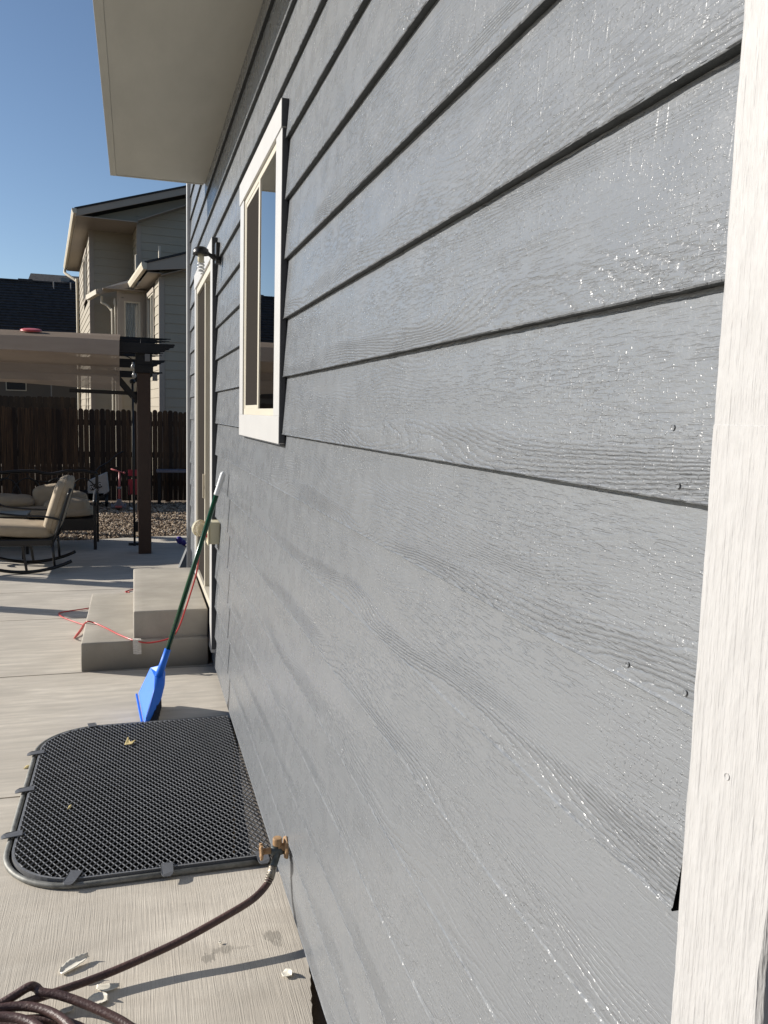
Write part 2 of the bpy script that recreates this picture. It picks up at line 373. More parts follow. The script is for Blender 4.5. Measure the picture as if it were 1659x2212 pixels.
def spline(pts, n=8):
    """Catmull-Rom through the points"""
    P = [Vector(p) for p in pts]; P = [P[0]*2-P[1]] + P + [P[-1]*2-P[-2]]; out = []
    for i in range(1, len(P)-2):
        for k in range(n):
            t = k/n; a, b, c, d = P[i-1], P[i], P[i+1], P[i+2]
            out.append(0.5*((2*b)+(c-a)*t+(2*a-5*b+4*c-d)*t*t+(3*b-a-3*c+d)*t**3))
    out.append(P[-2]); return out
def rel(o, loc):
    """shift mesh verts so that the object's origin sits at loc while the shape stays put"""
    o.data.transform(Matrix.Translation(-Vector(loc))); o.location = loc

# ================================================================= SETTING
# rounded opening of the window well
WX, WY0, WY1, WR = -0.885, 2.70, 4.115, 0.27
def well_outline(off=0.0, n=10, xr=-0.012):
    x0, y0, y1, r = WX-off, WY0-off, WY1+off, WR+off
    pts = [(xr, y0)]
    for k in range(n+1):
        t = math.pi/2*k/n; pts.append((x0+r-r*math.sin(t), y0+r-r*math.cos(t)))
    for k in range(n+1):
        t = math.pi/2*k/n; pts.append((x0+r-r*math.cos(t), y1-r+r*math.sin(t)))
    pts.append((xr, y1)); return pts
g = MB()
hx0, hy0, hy1 = WX-.05, WY0-.05, WY1+.05
for r_ in ((-150, -150, hx0, 250), (hx0, -150, 0.3, hy0), (hx0, hy1, 0.3, 250), (0.3, -150, 150, 250)):
    g.quad((r_[0], r_[1], -.035), (r_[2], r_[1], -.035), (r_[2], r_[3], -.035), (r_[0], r_[3], -.035))
struct(g.build('ground', 'dirt'))
p = MB(); zt = 0.0; zb = -0.034; XE = 0.032
def slab(poly):
    n = len(poly); i = len(p.v)
    p.v += [(x, y, zt) for x, y in poly]+[(x, y, zb) for x, y in poly]
    p.f.append(tuple(range(i, i+n)))
    for k in range(n): p.f.append((i+k, i+(k+1) % n, i+n+(k+1) % n, i+n+k))
w = well_outline(0.0, xr=XE)
near_arc = [q for q in w if q[1] < 3.2]; far_arc = [q for q in w if q[1] > 3.6]
rag = []
for k in range(60):
    y_ = 1.2+0.016*k
    rag.append((min(XE, .018-.040*min(1.6, max(0, 2.15-y_)/.25)) - random.random()*.006, y_))
slab([(-7, -3), (-.05, -3)] + rag + [(XE, 2.70)] + near_arc[1:] + [(WX, 3.431), (-7, 3.46)])
slab([(-7, 3.471), (WX, 3.442)] + far_arc[:-1] + [(XE, WY1), (XE, 5.02), (-.70, 5.045), (-7, 5.03)])
slab([(-7, 5.043), (-.70, 5.058), (XE, 5.058), (XE, 6.425), (-7, 6.37)])
slab([(-7, 6.381), (XE, 6.436), (XE, 7.42), (-7, 7.31)])
edge = [(0.9, 10.52), (.3, 10.55), (-.2, 10.53), (-.55, 10.46), (-.85, 10.36), (-1.1, 10.3), (-1.4, 10.35), (-2, 10.4), (-7, 10.5)]
slab([(-7, 7.321), (XE, 7.431), (1.6, 7.44), (1.6, 10.5)] + edge)
struct(p.build('patio', 'conc'))
gb = MB(); gb.quad((-9, 10.2, -.026), (4, 10.2, -.026), (4, 15.2, -.02), (-9, 15.2, -.02)); struct(gb.build('gravel_path', 'gravel_bed'))
# loose gravel
st = MB()
rs = random.Random(3)
def stone(x, y, z, r):
    i = len(st.v); a = rs.random()*6.28
    ca, sa = math.cos(a), math.sin(a); rx, ry, rz = r*rs.uniform(.7, 1.3), r*rs.uniform(.55, 1.0), r*rs.uniform(.4, .8)
    pts = []
    for k in range(5):
        t = k*6.283/5+rs.uniform(-.2, .2); ux, uy = rx*math.cos(t), ry*math.sin(t)
        pts.append((x+ux*ca-uy*sa, y+ux*sa+uy*ca, z+rz*rs.uniform(-.2, .3)))
    st.v += pts+[(x+rs.uniform(-.2, .2)*r, y, z+rz), (x, y, z-rz)]
    for k in range(5): st.f.append((i+k, i+(k+1) % 5, i+5)); st.f.append((i+(k+1) % 5, i+k, i+6))
for _ in range(15000):
    y_ = 10.36+4.1*rs.random()**1.15; x_ = rs.uniform(-2.2, 0.7)
    if y_ < 10.56 and not (y_ > (10.56 if x_ > -.5 else 10.46 if x_ > -.8 else 10.38)+rs.uniform(-.03, .05)): continue
    stone(x_, y_, rs.uniform(-.02, .012), rs.uniform(.012, .026))
o = st.build('gravel', 'stone'); o['kind'] = 'stuff'; tag(o, 'tan river gravel between the patio edge and the dark fence', 'gravel')

# ================================================================= THE GREY HOUSE
house = empty('house', 'grey lap sided house wall with white trim filling the right side', 'house', (0, 0, 0))
HY = 7.30
openings = [(2.66, 3.535, 1.50, 2.425), (5.06, 6.27, 0.30, 2.42)]
joints = {6: [2.905], 7: [3.625], 8: [3.20], -1: [6.0], 9: [4.7], 3: [4.35]}
def zbase(y): return 0.011+0.0265*(y-1.9)
sb = MB(); ub = MB()
NEAR = 0.556
def course(k):
    za = Z0+COURSE*k; zc = za+COURSE
    if za < 0.03: za = None
    cuts = {NEAR, HY-0.02}
    for a, b, c, d in openings: cuts |= {a, b}
    for j in joints.get(k, []): cuts |= {j-0.0009, j+0.0009}
    y = NEAR
    while y < HY-.02:
        cuts.add(round(y, 4)); y += 0.008 if y < 1.6 else 0.02 if y < 3 else 0.05
    ys = sorted(cuts); gaps = [(j-0.0009, j+0.0009) for j in joints.get(k, [])]
    zlo = 0 if za is None else za
    def jit(y, s): return (noise.noise((y*70, k*3.7, s))*0.0007 + noise.noise((y*19, k*3.7, s+5))*0.0007)*(1 if y < 3 else .6)
    for y0, y1 in zip(ys, ys[1:]):
        ym = (y0+y1)/2
        if any(a-1e-6 <= y0 and y1 <= b+1e-6 for a, b in gaps): continue
        spans = [(zlo, zc)]
        for a, b, c, d in openings:
            if a <= ym <= b:
                ns = []
                for s0, s1 in spans:
                    if d <= s0 or c >= s1: ns.append((s0, s1)); continue
                    if c > s0: ns.append((s0, c))
                    if d < s1: ns.append((d, s1))
                spans = ns
        for s0, s1 in spans:
            def X(z): return 0.0145*(z-(Z0+COURSE*k))/COURSE
            def B(y):   # lowest edge
                if za is None: return zbase(y)
                return s0 + (jit(y, 1) if s0 == zlo else 0)
            def sl(y):  # the board beside the near corner stops short: an open wedge
                return 0
            b0, b1 = B(y0), B(y1); real = (s0 == zlo)
            xj0, xj1 = jit(y0, 9)*.5, jit(y1, 9)*.5
            ya0, yb0 = y0, y0
            if k == -2 and y1 <= NEAR+.0245: continue            # cut askew: bottom short, top long
            if k == -2 and y0 <= NEAR+.0245: ya0, yb0 = NEAR+.0240, NEAR+.0060
            if k == -1 and y0 <= NEAR+1e-6: ya0 = y0+0.004
            if y0 <= NEAR+1e-6 and k in (-1, -2) and ya0 > y1: ya0 = y1-1e-4
            if real:
                r = 0.0016
                l0, l1 = b0+.0042, b1+.0042
                sb.quad((X(l0)+.0011, ya0, l0), (X(l1)+.0011, y1, l1), (X(s1), y1, s1), (X(s1), yb0, s1))
                sb.quad((X(b0+r)+xj0-.0004, ya0, b0+r), (X(b1+r)+xj1-.0004, y1, b1+r), (X(l1)+.0011, y1, l1), (X(l0)+.0011, ya0, l0))
                sb.quad((X(b0)+.0014+xj0, ya0, b0), (X(b1)+.0014+xj1, y1, b1), (X(b1+r)+xj1-.0004, y1, b1+r), (X(b0+r)+xj0-.0004, ya0, b0+r))
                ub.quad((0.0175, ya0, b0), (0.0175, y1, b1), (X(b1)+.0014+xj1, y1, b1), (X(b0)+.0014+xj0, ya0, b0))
            else:
                sb.quad((X(s0), y0, s0), (X(s0), y1, s0), (X(s1), y1, s1), (X(s1), y0, s1))
for k in range(-8, 14): course(k)
# paint-filled nail heads
for (ny, nz) in ((0.63, 1.547), (0.612, 1.497), (0.671, 1.320), (0.584, 1.321)):
    kk = math.floor((nz-Z0)/COURSE); xs = 0.0145*(nz-(Z0+COURSE*kk))/COURSE
    sb.lathe([(0.0030, 0.0), (0.0026, -0.0003), (0.0016, 0.0002), (0.0, 0.0004)], (xs-.0003, ny, nz), (1, 0, 0), 10)
sb.build('siding', 'siding', house, weld=True)
ub.build('board_undersides', 'underside_shade', house)  # lap shadow painted into the underside colour
sh = MB(); ys_ = [(0.5, 2.66), (2.66, 3.535), (3.535, 5.06), (5.06, 6.27), (6.27, HY)]
for (a, b) in ys_:
    op = [q for q in openings if abs(q[0]-a) < 1e-6]
    if op:
        c, d = op[0][2], op[0][3]; sh.box(.022, a, .02, .03, b, c); sh.box(.022, a, d, .03, b, 3.0)
    else: sh.box(.022, a, .02, .03, b, 3.9)
sh.build('sheathing', 'shaded_grey', house)
# the end wall round the near corner, facing the camera side
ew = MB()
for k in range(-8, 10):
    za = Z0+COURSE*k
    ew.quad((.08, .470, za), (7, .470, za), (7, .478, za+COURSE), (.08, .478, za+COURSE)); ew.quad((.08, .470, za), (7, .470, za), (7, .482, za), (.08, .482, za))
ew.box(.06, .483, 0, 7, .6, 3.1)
ew.build('end_wall', 'shaded_grey', house)
ec = MB(); ec.box(-0.002, .452, .01, .09, .474, 3.1); ec.build('corner_board', 'shaded_grey', house)
bw = MB(); bw.box(.03, HY-.02, .0, 7, HY, 3.1); bw.box(6.9, .6, 0, 7, HY, 3.1); bw.build('back_wall', 'shaded_grey', house)
fd = MB(); fd.box(.034, .5, -1.2, .2, HY, .30); fd.build('foundation', 'found', house)
# rough-sawn corner trim
ct = MB(); n = 260; zs = [0.0+3.03*i/n for i in range(n+1)]
def je(z, s, a=0.0012): return noise.noise((s, s*2.1, z*16))*a + noise.noise((s*3, 1, z*60))*a*.5
prof = []
for z in zs:
    a = .546+je(z, 1, .0014); b = .4485+je(z, 2, .0024)
    prof.append([(-.001, a, z), (-.0185, a, z), (-.0200, a-.0022, z), (-.0200, (a*2+b)/3, z), (-.0200, (a+b*2)/3, z), (-.0200+je(z, 5, .0008), b+.003, z), (-.0170+je(z, 6, .001), b-.0008, z), (-.0025, b+je(z, 8, .002), z)])
SEAM = min(range(n), key=lambda q: abs(zs[q]-1.545))
for i in range(n):
    if i == SEAM: prof[i+1] = [(x+.0006, y, prof[i][0][2]+.0009) for x, y, z in prof[i+1]]
    for j in range(7):
        ct.quad(prof[i][j], prof[i][j+1], prof[i+1][j+1], prof[i+1][j])
for (nz_, ny_) in ((1.285, .50),):
    ct.lathe([(.0030, .0004), (.0026, -.0004), (.0016, .0006), (0, .0010)], (-.0204, ny_, nz_), (1, 0, 0), 10)
ct.box(-.010, .455, 1.53, -.002, .54, 1.56)
ct.build('corner_trim', 'white_trim', house, weld=True)
c2 = MB(); c2.box(-.020, 7.20, .08, .016, HY, 3.95); c2.box(-.018, HY+.001, .08, .10, HY+.02, 3.95)
c2.build('corner_trim', 'white_paint', house, bevel=.001)
# eave: soffit, fascia, gutter, roof deck
ev = MB(); SZ = 3.032; EY = 5.77
ev.box(-.545, -1.5, SZ, .02, EY-.02, SZ+.012)
ev.build('soffit', 'soffit', house)
fa = MB(); fa.box(-.582, -1.5, SZ-.004, -.5455, EY, SZ+.16); fa.box(-.545, EY-.0195, SZ-.004, .0, EY, SZ+.16)
fa.build('fascia', 'soffit', house, bevel=.0015)
rf = MB()
rf.prism([(-.578, SZ+.165), (3.6, SZ+2.2), (3.6, SZ+2.35), (-.578, SZ+.20)], -1.6, EY+.03, 'y')
rf.prism([(-.05, SZ+.93), (3.6, SZ+2.2), (3.6, SZ+2.35), (-.05, SZ+1.0)], EY+.03, HY+.2, 'y')
rf.build('roof', 'shingle', house)
uw = MB(); uw.box(.031, .5, SZ+.02, .1, HY, SZ+.93); uw.build('upper_wall', 'shaded_grey', house)

# window
cs = MB(); T0, T1 = -.018, .010
def frame_boards(mb, y0, y1, z0, z1, wy, wt, wb, x0, x1, head=None):
    mb.box(x0, y0, z0+wb, x1, y0+wy, z1-wt); mb.box(x0, y1-wy, z0+wb, x1, y1, z1-wt)
    mb.box(x0-.0005, y0-.001, z0, x1, y1+.001, z0+wb)
    hx = x0-.004 if head is None else head
    mb.box(hx, y0-.004, z1-wt, x1, y1+.004, z1)
frame_boards(cs, 2.582, 3.60, 1.455, 2.485, .108, .083, .087, T0, T1)
win = cs.build('window', 'white_paint', house, bevel=.0015)
# casing sides facing the camera: shade painted in as dark grey
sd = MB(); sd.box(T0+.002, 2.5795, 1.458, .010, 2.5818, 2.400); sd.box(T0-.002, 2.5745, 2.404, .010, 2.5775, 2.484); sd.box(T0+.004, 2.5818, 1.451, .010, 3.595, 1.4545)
sd.build('casing_edge', 'shaded_grey', win)
fr = MB()
def ring(mb, y0, y1, z0, z1, w_, x0, x1):
    mb.box(x0, y0, z0, x1, y0+w_, z1); mb.box(x0, y1-w_, z0, x1, y1, z1)
    mb.box(x0, y0+w_, z0, x1, y1-w_, z0+w_); mb.box(x0, y0+w_, z1-w_, x1, y1-w_, z1)
ring(fr, 2.690, 3.492, 1.542, 2.402, .024, -.012, .002)
fr.box(-.0135, 3.064, 1.566, .002, 3.094, 2.378)
fr.build('frame', 'vinyl', win, bevel=.0012)
sa = MB(); ring(sa, 3.094, 3.468, 1.566, 2.378, .014, -.010, .0015); sa.build('sash', 'vinyl', win, bevel=.001)
gl = MB(); gl.quad((-.0105, 2.714, 1.566), (-.0105, 3.064, 1.566), (-.0105, 3.064, 2.378), (-.0105, 2.714, 2.378)); gl.build('pane', 'glass', win)
gl = MB(); gl.quad((.004, 3.10, 1.57), (.004, 3.46, 1.57), (.004, 3.46, 2.37), (.004, 3.10, 2.37)); gl.build('pane', 'glass', win)
sc = MB(); sc.quad((-.0092, 3.108, 1.58), (-.0092, 3.454, 1.58), (-.0092, 3.454, 2.364), (-.0092, 3.108, 2.364)); sc.build('insect_screen', 'screen', win)
def flatten(o):
    for v in o.data.vertices:
        v.co.x += .008 if v.co.x < 0 else 0; v.co.y *= 1.0185; v.co.z = 1.55+(v.co.z-1.55)*1.0185
for o in [win]+list(win.children): flatten(o)
# sliding door
dc = MB(); frame_boards(dc, 4.905, 6.33, .12, 2.53, .125, .105, .02, -.018, .010)
door = dc.build('sliding_door', 'white_paint', house, bevel=.0015)
se = MB(); se.box(-.015, 4.9025, .14, .010, 4.9048, 2.42); se.box(-.018, 4.8975, 2.428, .010, 4.9005, 2.528); se.build('casing_edge', 'shaded_grey', door)
df = MB(); ring(df, 5.032, 6.203, .345, 2.42, .045, -.012, .10); df.box(-.004, 5.55, .39, .05, 5.60, 2.375); df.build('frame', 'vinyl', door, bevel=.0015)
dj = MB(); dj.box(.03, 5.078, .39, .095, 5.20, 2.375); dj.build('side_jamb', 'vinyl_beige', door)
dk = MB(); dk.box(-.002, 5.08, .346, .012, 6.15, .385); dk.build('threshold', 'vinyl', door)
ds = MB(); ds.quad((.004, 5.60, .39), (.004, 6.158, .39), (.004, 6.158, 2.375), (.004, 5.60, 2.375)); ds.build('insect_screen', 'screen', door)
dg = MB(); dg.quad((.06, 5.20, .39), (.06, 5.66, .39), (.06, 5.66, 2.375), (.06, 5.20, 2.375)); dg.build('pane', 'glass', door)
dg = MB(); dg.quad((.085, 5.64, .39), (.085, 6.158, .39), (.085, 6.158, 2.375), (.085, 5.64, 2.375)); dg.build('pane', 'glass', door)
dh = MB(); dh.bar((.010, 5.575, 1.05), (-.012, 5.575, 1.05), .02, .02); dh.bar((-.012, 5.575, .98), (-.012, 5.575, 1.14), .018, .012); dh.build('handle', 'vinyl_beige', door, bevel=.002)
rm = MB(); rm.box(.032, .6, .30, 3.0, HY-.03, .31); rm.box(3.0, .6, .3, 3.05, HY-.03, 3.0); rm.box(.032, .6, 2.98, 3.0, HY-.03, 2.99); rm.box(.032, 4.2, .32, 2.99, 4.3, 2.97)
rm.build('room', 'room', house)

# wall lamp with its shade missing and a bare spiral bulb
lamp = empty('wall_lamp', 'black wall lamp holding a bare white spiral bulb beside the glass door', 'lamp', (0, 4.74, 2.41))
def L(mb, name, mat, smooth=False, bevel=0, par=lamp, **k):
    o = mb.build(name, mat, None, smooth, bevel, **k); o.data.transform(Matrix.Translation(-par.location)); o.parent = par; return o
a = MB(); a.prism([(4.715, 2.355), (4.765, 2.355), (4.775, 2.37), (4.775, 2.455), (4.765, 2.468), (4.715, 2.468), (4.705, 2.455), (4.705, 2.37)], -.016, .012, 'x'); L(a, 'backplate', 'black_metal', bevel=.003)
a = MB(); a.tube(spline([(-.012, 4.74, 2.39), (-.03, 4.735, 2.392), (-.05, 4.725, 2.400), (-.068, 4.70, 2.408)]), .014, 10, rf=lambda k: .020-.010*min(1, k/14)); L(a, 'arm', 'black_metal', True)
a = MB(); a.lathe([(0, .032), (.024, .030), (.040, .018), (.043, .0), (.043, -.012), (.040, -.012), (.036, -.002), (.0, 0)], (-.098, 4.68, 2.398), n=24); L(a, 'socket_cap', 'black_metal', True)
a = MB(); a.lathe([(.0, .0), (.015, .0), (.017, -.022), (.017, -.044), (.012, -.050), (0, -.050)], (-.098, 4.68, 2.398), n=16); L(a, 'bulb_base', 'bulb_base', True)
a = MB(); a.tube([(-.098+.0155*math.cos(t*.5), 4.68+.0155*math.sin(t*.5), 2.350-.0023*t/1.6) for t in range(0, 42)], .0052, 8); L(a, 'spiral_bulb', 'bulb', True)

# weatherproof outlet with bubble cover
ob = empty('outlet_box', 'cream weatherproof outlet box with open bubble cover on the wall', 'outlet box', (0, 4.72, .87))
a = MB(); a.box(-.050, 4.68, .810, .012, 4.80, .935); L(a, 'box', 'cream_box', bevel=.006, par=ob)
a = MB(); a.box(-.058, 4.675, .803, -.050, 4.805, .942); L(a, 'cover_plate', 'cream_box', bevel=.003, par=ob)
a = MB(); a.lathe([(.0, .034), (.026, .031), (.044, .020), (.050, .0)], (-.092, 4.81, .885), (-.55, .75, .15), 16); L(a, 'bubble_cover', 'cover', True, par=ob)
a = MB(); a.box(-.078, 4.705, .845, -.058, 4.735, .870); L(a, 'plug', 'cord', bevel=.004, par=ob)

# hose spigot
sg = empty('hose_spigot', 'tan brass spigot with grey valve body low on the grey wall', 'spigot', (0, 2.46, .19))
yS = 2.44
a = MB(); a.lathe([(.0, -.0), (.030, -.0), (.033, -.004), (.030, -.010), (.014, -.012), (.012, -.03), (0, -.03)], (.002, yS, .196), (1, 0, 0), 8)
a.v = [(x, y, .196+(z-.196)*1.15) for x, y, z in a.v]; L(a, 'wall_flange', 'brass', bevel=.001, par=sg)
a = MB(); a.lathe([(0, .0), (.013, .0), (.016, -.012), (.014, -.02), (.017, -.03), (.012, -.04), (0, -.042)], (-.010, yS, .19), (1, 0, 0), 12)
a.tube(spline([(-.028, yS, .196), (-.033, yS-.008, .178), (-.040, yS-.014, .160), (-.046, yS-.018, .148)]), .012, 10); L(a, 'valve_body', 'zinc', True, par=sg)
a = MB(); a.lathe([(0, .0), (.0135, .0), (.0145, .003), (.0145, .020), (.0132, .024), (0, .0245)], (-.030, yS, .208), (0, 0, 1), 18); L(a, 'vacuum_cap', 'brass', bevel=.0006, par=sg)
a = MB(); a.tube([(-.045, yS, .192), (-.078, yS, .192)], .010, 10); L(a, 'stem', 'brass', True, par=sg)
a = MB()
for k in range(6):
    t = k*math.pi/3+.3; a.bar((-.080, yS, .192), (-.080, yS+.021*math.cos(t), .192+.026*math.sin(t)), .012, .008, (1, 0, 0))
a.lathe([(.018, -.004), (.026, -.004), (.026, .004), (.018, .004), (.018, -.004)], (-.080, yS, .192), (1, 0, 0), 6); L(a, 'handle', 'brass', bevel=.0015, par=sg)

# garden hose
h = MB()
run = spline([(-.047, 2.421, .146), (-.056, 2.405, .122), (-.082, 2.378, .105), (-.125, 2.335, .100), (-.195, 2.292, .094), (-.318, 2.250, .068), (-.42, 2.226, .048), (-.53, 2.197, .034), (-.62, 2.172, .030), (-.70, 2.145, .032), (-.76, 2.125, .030), (-.84, 2.10, .022), (-.95, 2.05, .02)], 10)
h.tube(run, .0108, 12)
def arc(cx, cy, rx, ry, a0, a1, z0, z1, n=40, wob=.0):
    return [(cx+rx*math.cos(R(a0+(a1-a0)*k/n)), cy+ry*math.sin(R(a0+(a1-a0)*k/n)), z0+(z1-z0)*k/n+wob*math.sin(k*.7)) for k in range(n+1)]
h.tube(spline([(-1.02, 2.02, .012), (-.92, 2.085, .014), (-.82, 2.125, .03), (-.76, 2.148, .045), (-.722, 2.162, .056), (-.705, 2.163, .050), (-.69, 2.148, .045), (-.65, 2.132, .042), (-.60, 2.103, .036), (-.54, 2.060, .028), (-.48, 2.008, .02), (-.44, 1.95, .014), (-.42, 1.85, .012), (-.44, 1.70, .012)], 8), .0115, 12)
h.tube(arc(-.78, 1.80, .22, .325, 150, -60, .030, .050), .0115, 12)
h.tube(arc(-.74, 1.78, .25, .315, 140, -60, .013, .018), .0115, 12)
h.tube(arc(-.80, 1.78, .23, .30, 150, -40, .014, .030), .0115, 12)
h.tube(arc(-.85, 1.76, .26, .335, 100, -40, .012, .012), .0115, 12)
h.tube(arc(-.80, 1.76, .19, .31, 150, -30, .050, .060), .0115, 12)
hose = h.build('garden_hose', 'hose', None, True)
rel(hose, (-.7, 2.1, 0)); tag(hose, 'burgundy rubber garden hose running from the spigot to a pile of coils', 'hose')
cp = MB(); cp.tube([(-.0455, 2.4235, .150), (-.0505, 2.4135, .136), (-.058, 2.402, .121)], .0128, 14)
for k in range(7):
    t = k/6; c_ = Vector((-.0475, 2.420, .146)).lerp(Vector((-.066, 2.393, .1145)), t); cp.lathe([(.0118, -.0011), (.0138, 0), (.0118, .0011)], c_, (-.30, -.50, -.60), 14)
q = cp.build('coupling', 'steel', None, True); q.data.transform(Matrix.Translation((.7, -2.1, 0))); q.parent = hose

# steps
stp = empty('concrete_steps', 'two grey concrete steps leading up to the glass door', 'steps', (-.4, 5.7, 0))
def wob_box(x0, y0, z0, x1, y1, z1, nm):
    bm = bmesh.new(); me = bpy.data.meshes.new(nm)
    bmesh.ops.create_cube(bm, size=1)
    for v in bm.verts: v.co = Vector((x0+(x1-x0)*(v.co.x+.5), y0+(y1-y0)*(v.co.y+.5), z0+(z1-z0)*(v.co.z+.5)))
    bmesh.ops.bevel(bm, geom=[e for e in bm.edges], offset=.009, segments=3, affect='EDGES', profile=.5)
    bmesh.ops.subdivide_edges(bm, edges=[e for e in bm.edges if e.calc_length() > .08], cuts=7, use_grid_fill=True)
    for v in bm.verts: v.co += v.normal*noise.noise(v.co*9)*.0022
    bm.to_mesh(me); bm.free(); me.materials.append(M['conc_step'])
    o = bpy.data.objects.new(nm, me); COL.objects.link(o); me.polygons.foreach_set('use_smooth', [True]*len(me.polygons))
    me.transform(Matrix.Translation(-stp.location)); o.parent = stp; return o
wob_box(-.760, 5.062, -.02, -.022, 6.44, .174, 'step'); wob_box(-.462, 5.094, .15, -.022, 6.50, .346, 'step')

# ================================================================= WINDOW WELL
well = empty('window_well', 'window well in the patio covered by a black expanded metal grate', 'window well', (-.45, 3.4, 0))
ln = MB(); ol = well_outline(-.006, 14, .03); D = 1.0; nz = 34
for k in range(len(ol)-1):
    (xa, ya), (xb, yb) = ol[k], ol[k+1]
    for j in range(nz):
        z0, z1 = -.002-D*j/nz, -.002-D*(j+1)/nz; s0, s1 = (1, .985) if j % 2 else (.985, 1)
        def sc_(x, y, s): return (-.4+(x+.4)*s, 3.4+(y-3.4)*s)
        A0, B0, A1, B1 = sc_(xa, ya, s0), sc_(xb, yb, s0), sc_(xa, ya, s1), sc_(xb, yb, s1)
        ln.quad((*A0, z0), (*B0, z0), (*B1, z1), (*A1, z1))
L(ln, 'liner', 'liner', par=well)
wf = MB(); wf.box(-1.0, 2.6, -1.08, .05, 4.2, -1.0); L(wf, 'well_floor', 'found', par=well)
# frame pipes
pp = MB(); pp.tube([(x, y, .010) for x, y in well_outline(-.001, 16, -.006)], .0098, 12); L(pp, 'outer_pipe', 'galv', True, par=well)
pp = MB(); pin = well_outline(-.028, 16, -.006); po = well_outline(-.019, 16, -.006)
for k in range(len(pin)-1):
    (a0, b0), (a1, b1) = pin[k], pin[k+1]; (c0, d0), (c1, d1) = po[k], po[k+1]
    pp.quad((a0, b0, .024), (a1, b1, .024), (c1, d1, .024), (c0, d0, .024)); pp.quad((a0, b0, .024), (a1, b1, .024), (a1, b1, -.012), (a0, b0, -.012)); pp.quad((c0, d0, .024), (c1, d1, .024), (c1, d1, -.012), (c0, d0, -.012))
L(pp, 'inner_rim', 'grate', par=well)
# expanded metal
ins = [(x, y) for x, y in well_outline(-.027, 16, -.004)]
def inside_span(px, py, dx, dy):
    """clip a line against the convex outline"""
    t0, t1 = -9, 9; n_ = len(ins)
    for k in range(n_):
        ax, ay = ins[k]; bx, by = ins[(k+1) % n_]; ex, ey_ = bx-ax, by-ay
        nx, ny = -ey_, ex  # inward normal sign fixed below
        if nx*(-.45-ax)+ny*(3.4-ay) < 0: nx, ny = -nx, -ny
        dn = nx*dx+ny*dy; pn = nx*(px-ax)+ny*(py-ay)
        if abs(dn) < 1e-9:
            if pn < 0: return None
            continue
        t = -pn/dn
        if dn > 0: t0 = max(t0, t)
        else: t1 = min(t1, t)
    return (t0, t1) if t1 > t0+.004 else None
ex = MB(); PX, PY = .0235, .039
for sgn in (1, -1):
    dx, dy = PX/2, sgn*PY/2; l_ = math.hypot(dx, dy); dx /= l_; dy /= l_
    for i in range(-60, 110):
        px, py = -.9+i*PX, 2.70
        s_ = inside_span(px, py, dx, dy)
        if not s_: continue
        a, b = (px+dx*s_[0], py+dy*s_[0], .0262 if sgn > 0 else .0248), (px+dx*s_[1], py+dy*s_[1], .0262 if sgn > 0 else .0248)
        ex.bar(a, b, .0031, .0040, (0.35*sgn, -.25, 1))
L(ex, 'expanded_mesh', 'grate', par=well)
def clip(x, y, ang, w_=.040, l=.072):
    c = MB(); c.prism([(-l/2, -w_*.25), (-l/2+.006, -w_*.42), (-l/2+.018, -w_*.5), (l/2, -w_*.5), (l/2, w_*.5), (-l/2+.018, w_*.5), (-l/2+.006, w_*.42), (-l/2, w_*.25)], .0285, .0315, 'z')
    c.v = [(u, v, z-(.35*max(0, -.012-u))) for u, v, z in c.v]
    c.v = [(x+(u*math.cos(R(ang))-v*math.sin(R(ang))), y+(u*math.sin(R(ang))+v*math.cos(R(ang))), z) for u, v, z in c.v]
    L(c, 'clip', 'clip', par=well, bevel=.001)
for (x, y, a_) in ((-.880, 3.065, 4), (-.880, 3.435, 4), (-.878, 3.81, 2), (-.655, 4.105, -80), (-.655, 2.725, 68), (-.355, 2.700, 88), (-.035, 2.700, 92)): clip(x, y, a_)

# ================================================================= BROOM
bo = Vector((-.38, 4.25, 0))
broom = empty('broom', 'blue angle broom with green handle and white grip leaning on the wall', 'broom', bo)
F_ = (-.442, 4.40, .070); N_ = (-.416, 4.085, .006); TL = (-.379, 4.38, .215); TR = (-.330, 4.33, .240)
BD = (-.319, 4.28, .192); BL = (-.357, 4.28, .191); RS = (-.307, 4.25, .153); RL = (-.323, 4.22, .098); RG = (-.363, 4.20, .147); RB = (-.403, 4.10, .028)
BKF = (-.37, 4.43, .06); NB = (-.392, 4.11, .004)
a = MB(); ve = [F_, N_, TL, TR, BD, BL, RS, RL, RG, RB, BKF, NB, (-.30, 4.34, .20)]
a.v = list(ve); a.f = [(0, 1, 9, 8), (0, 8, 5, 2), (2, 5, 4, 3), (8, 6, 4, 5), (8, 9, 7, 6), (9, 1, 11), (9, 11, 7), (0, 2, 10), (2, 3, 12, 10), (3, 4, 12), (4, 6, 12), (6, 7, 10, 12), (7, 11, 1, 0, 10)]
L(a, 'head_shell', 'blue', par=broom, bevel=.009, seg=3)
a = MB(); rim = [Vector(F_), Vector(N_)]
a.bar(Vector(F_)+Vector((-.006, .0, -.006)), Vector(N_)+Vector((-.004, -.002, -.0)), .010, .012); L(a, 'rim', 'blue', par=broom, bevel=.002)
a = MB(); S0 = Vector((-.291, 4.310, .325)); S1 = Vector((-.338, 4.295, .185))
a.tube([S1, S1.lerp(S0, .5), S0], .0175, 14, rf=lambda k: (.022, .0175, .0165)[k]); L(a, 'socket', 'blue', True, par=broom)
TOP = Vector((-.016, 4.244, 1.250)); dr = (TOP-S0).normalized()
a = MB(); a.tube([S0-dr*.02, TOP-dr*.12], .0125, 14); L(a, 'handle', 'green', True, par=broom)
a = MB(); pts = [TOP-dr*.125+dr*.125*k/20 for k in range(21)]
a.tube(pts, .0135, 14, rf=lambda k: .0140+(.0006 if k % 2 else 0) if k < 19 else (.012 if k == 19 else .006)); L(a, 'grip', 'white_pl', True, par=broom)
a = MB(); rb = random.Random(5)
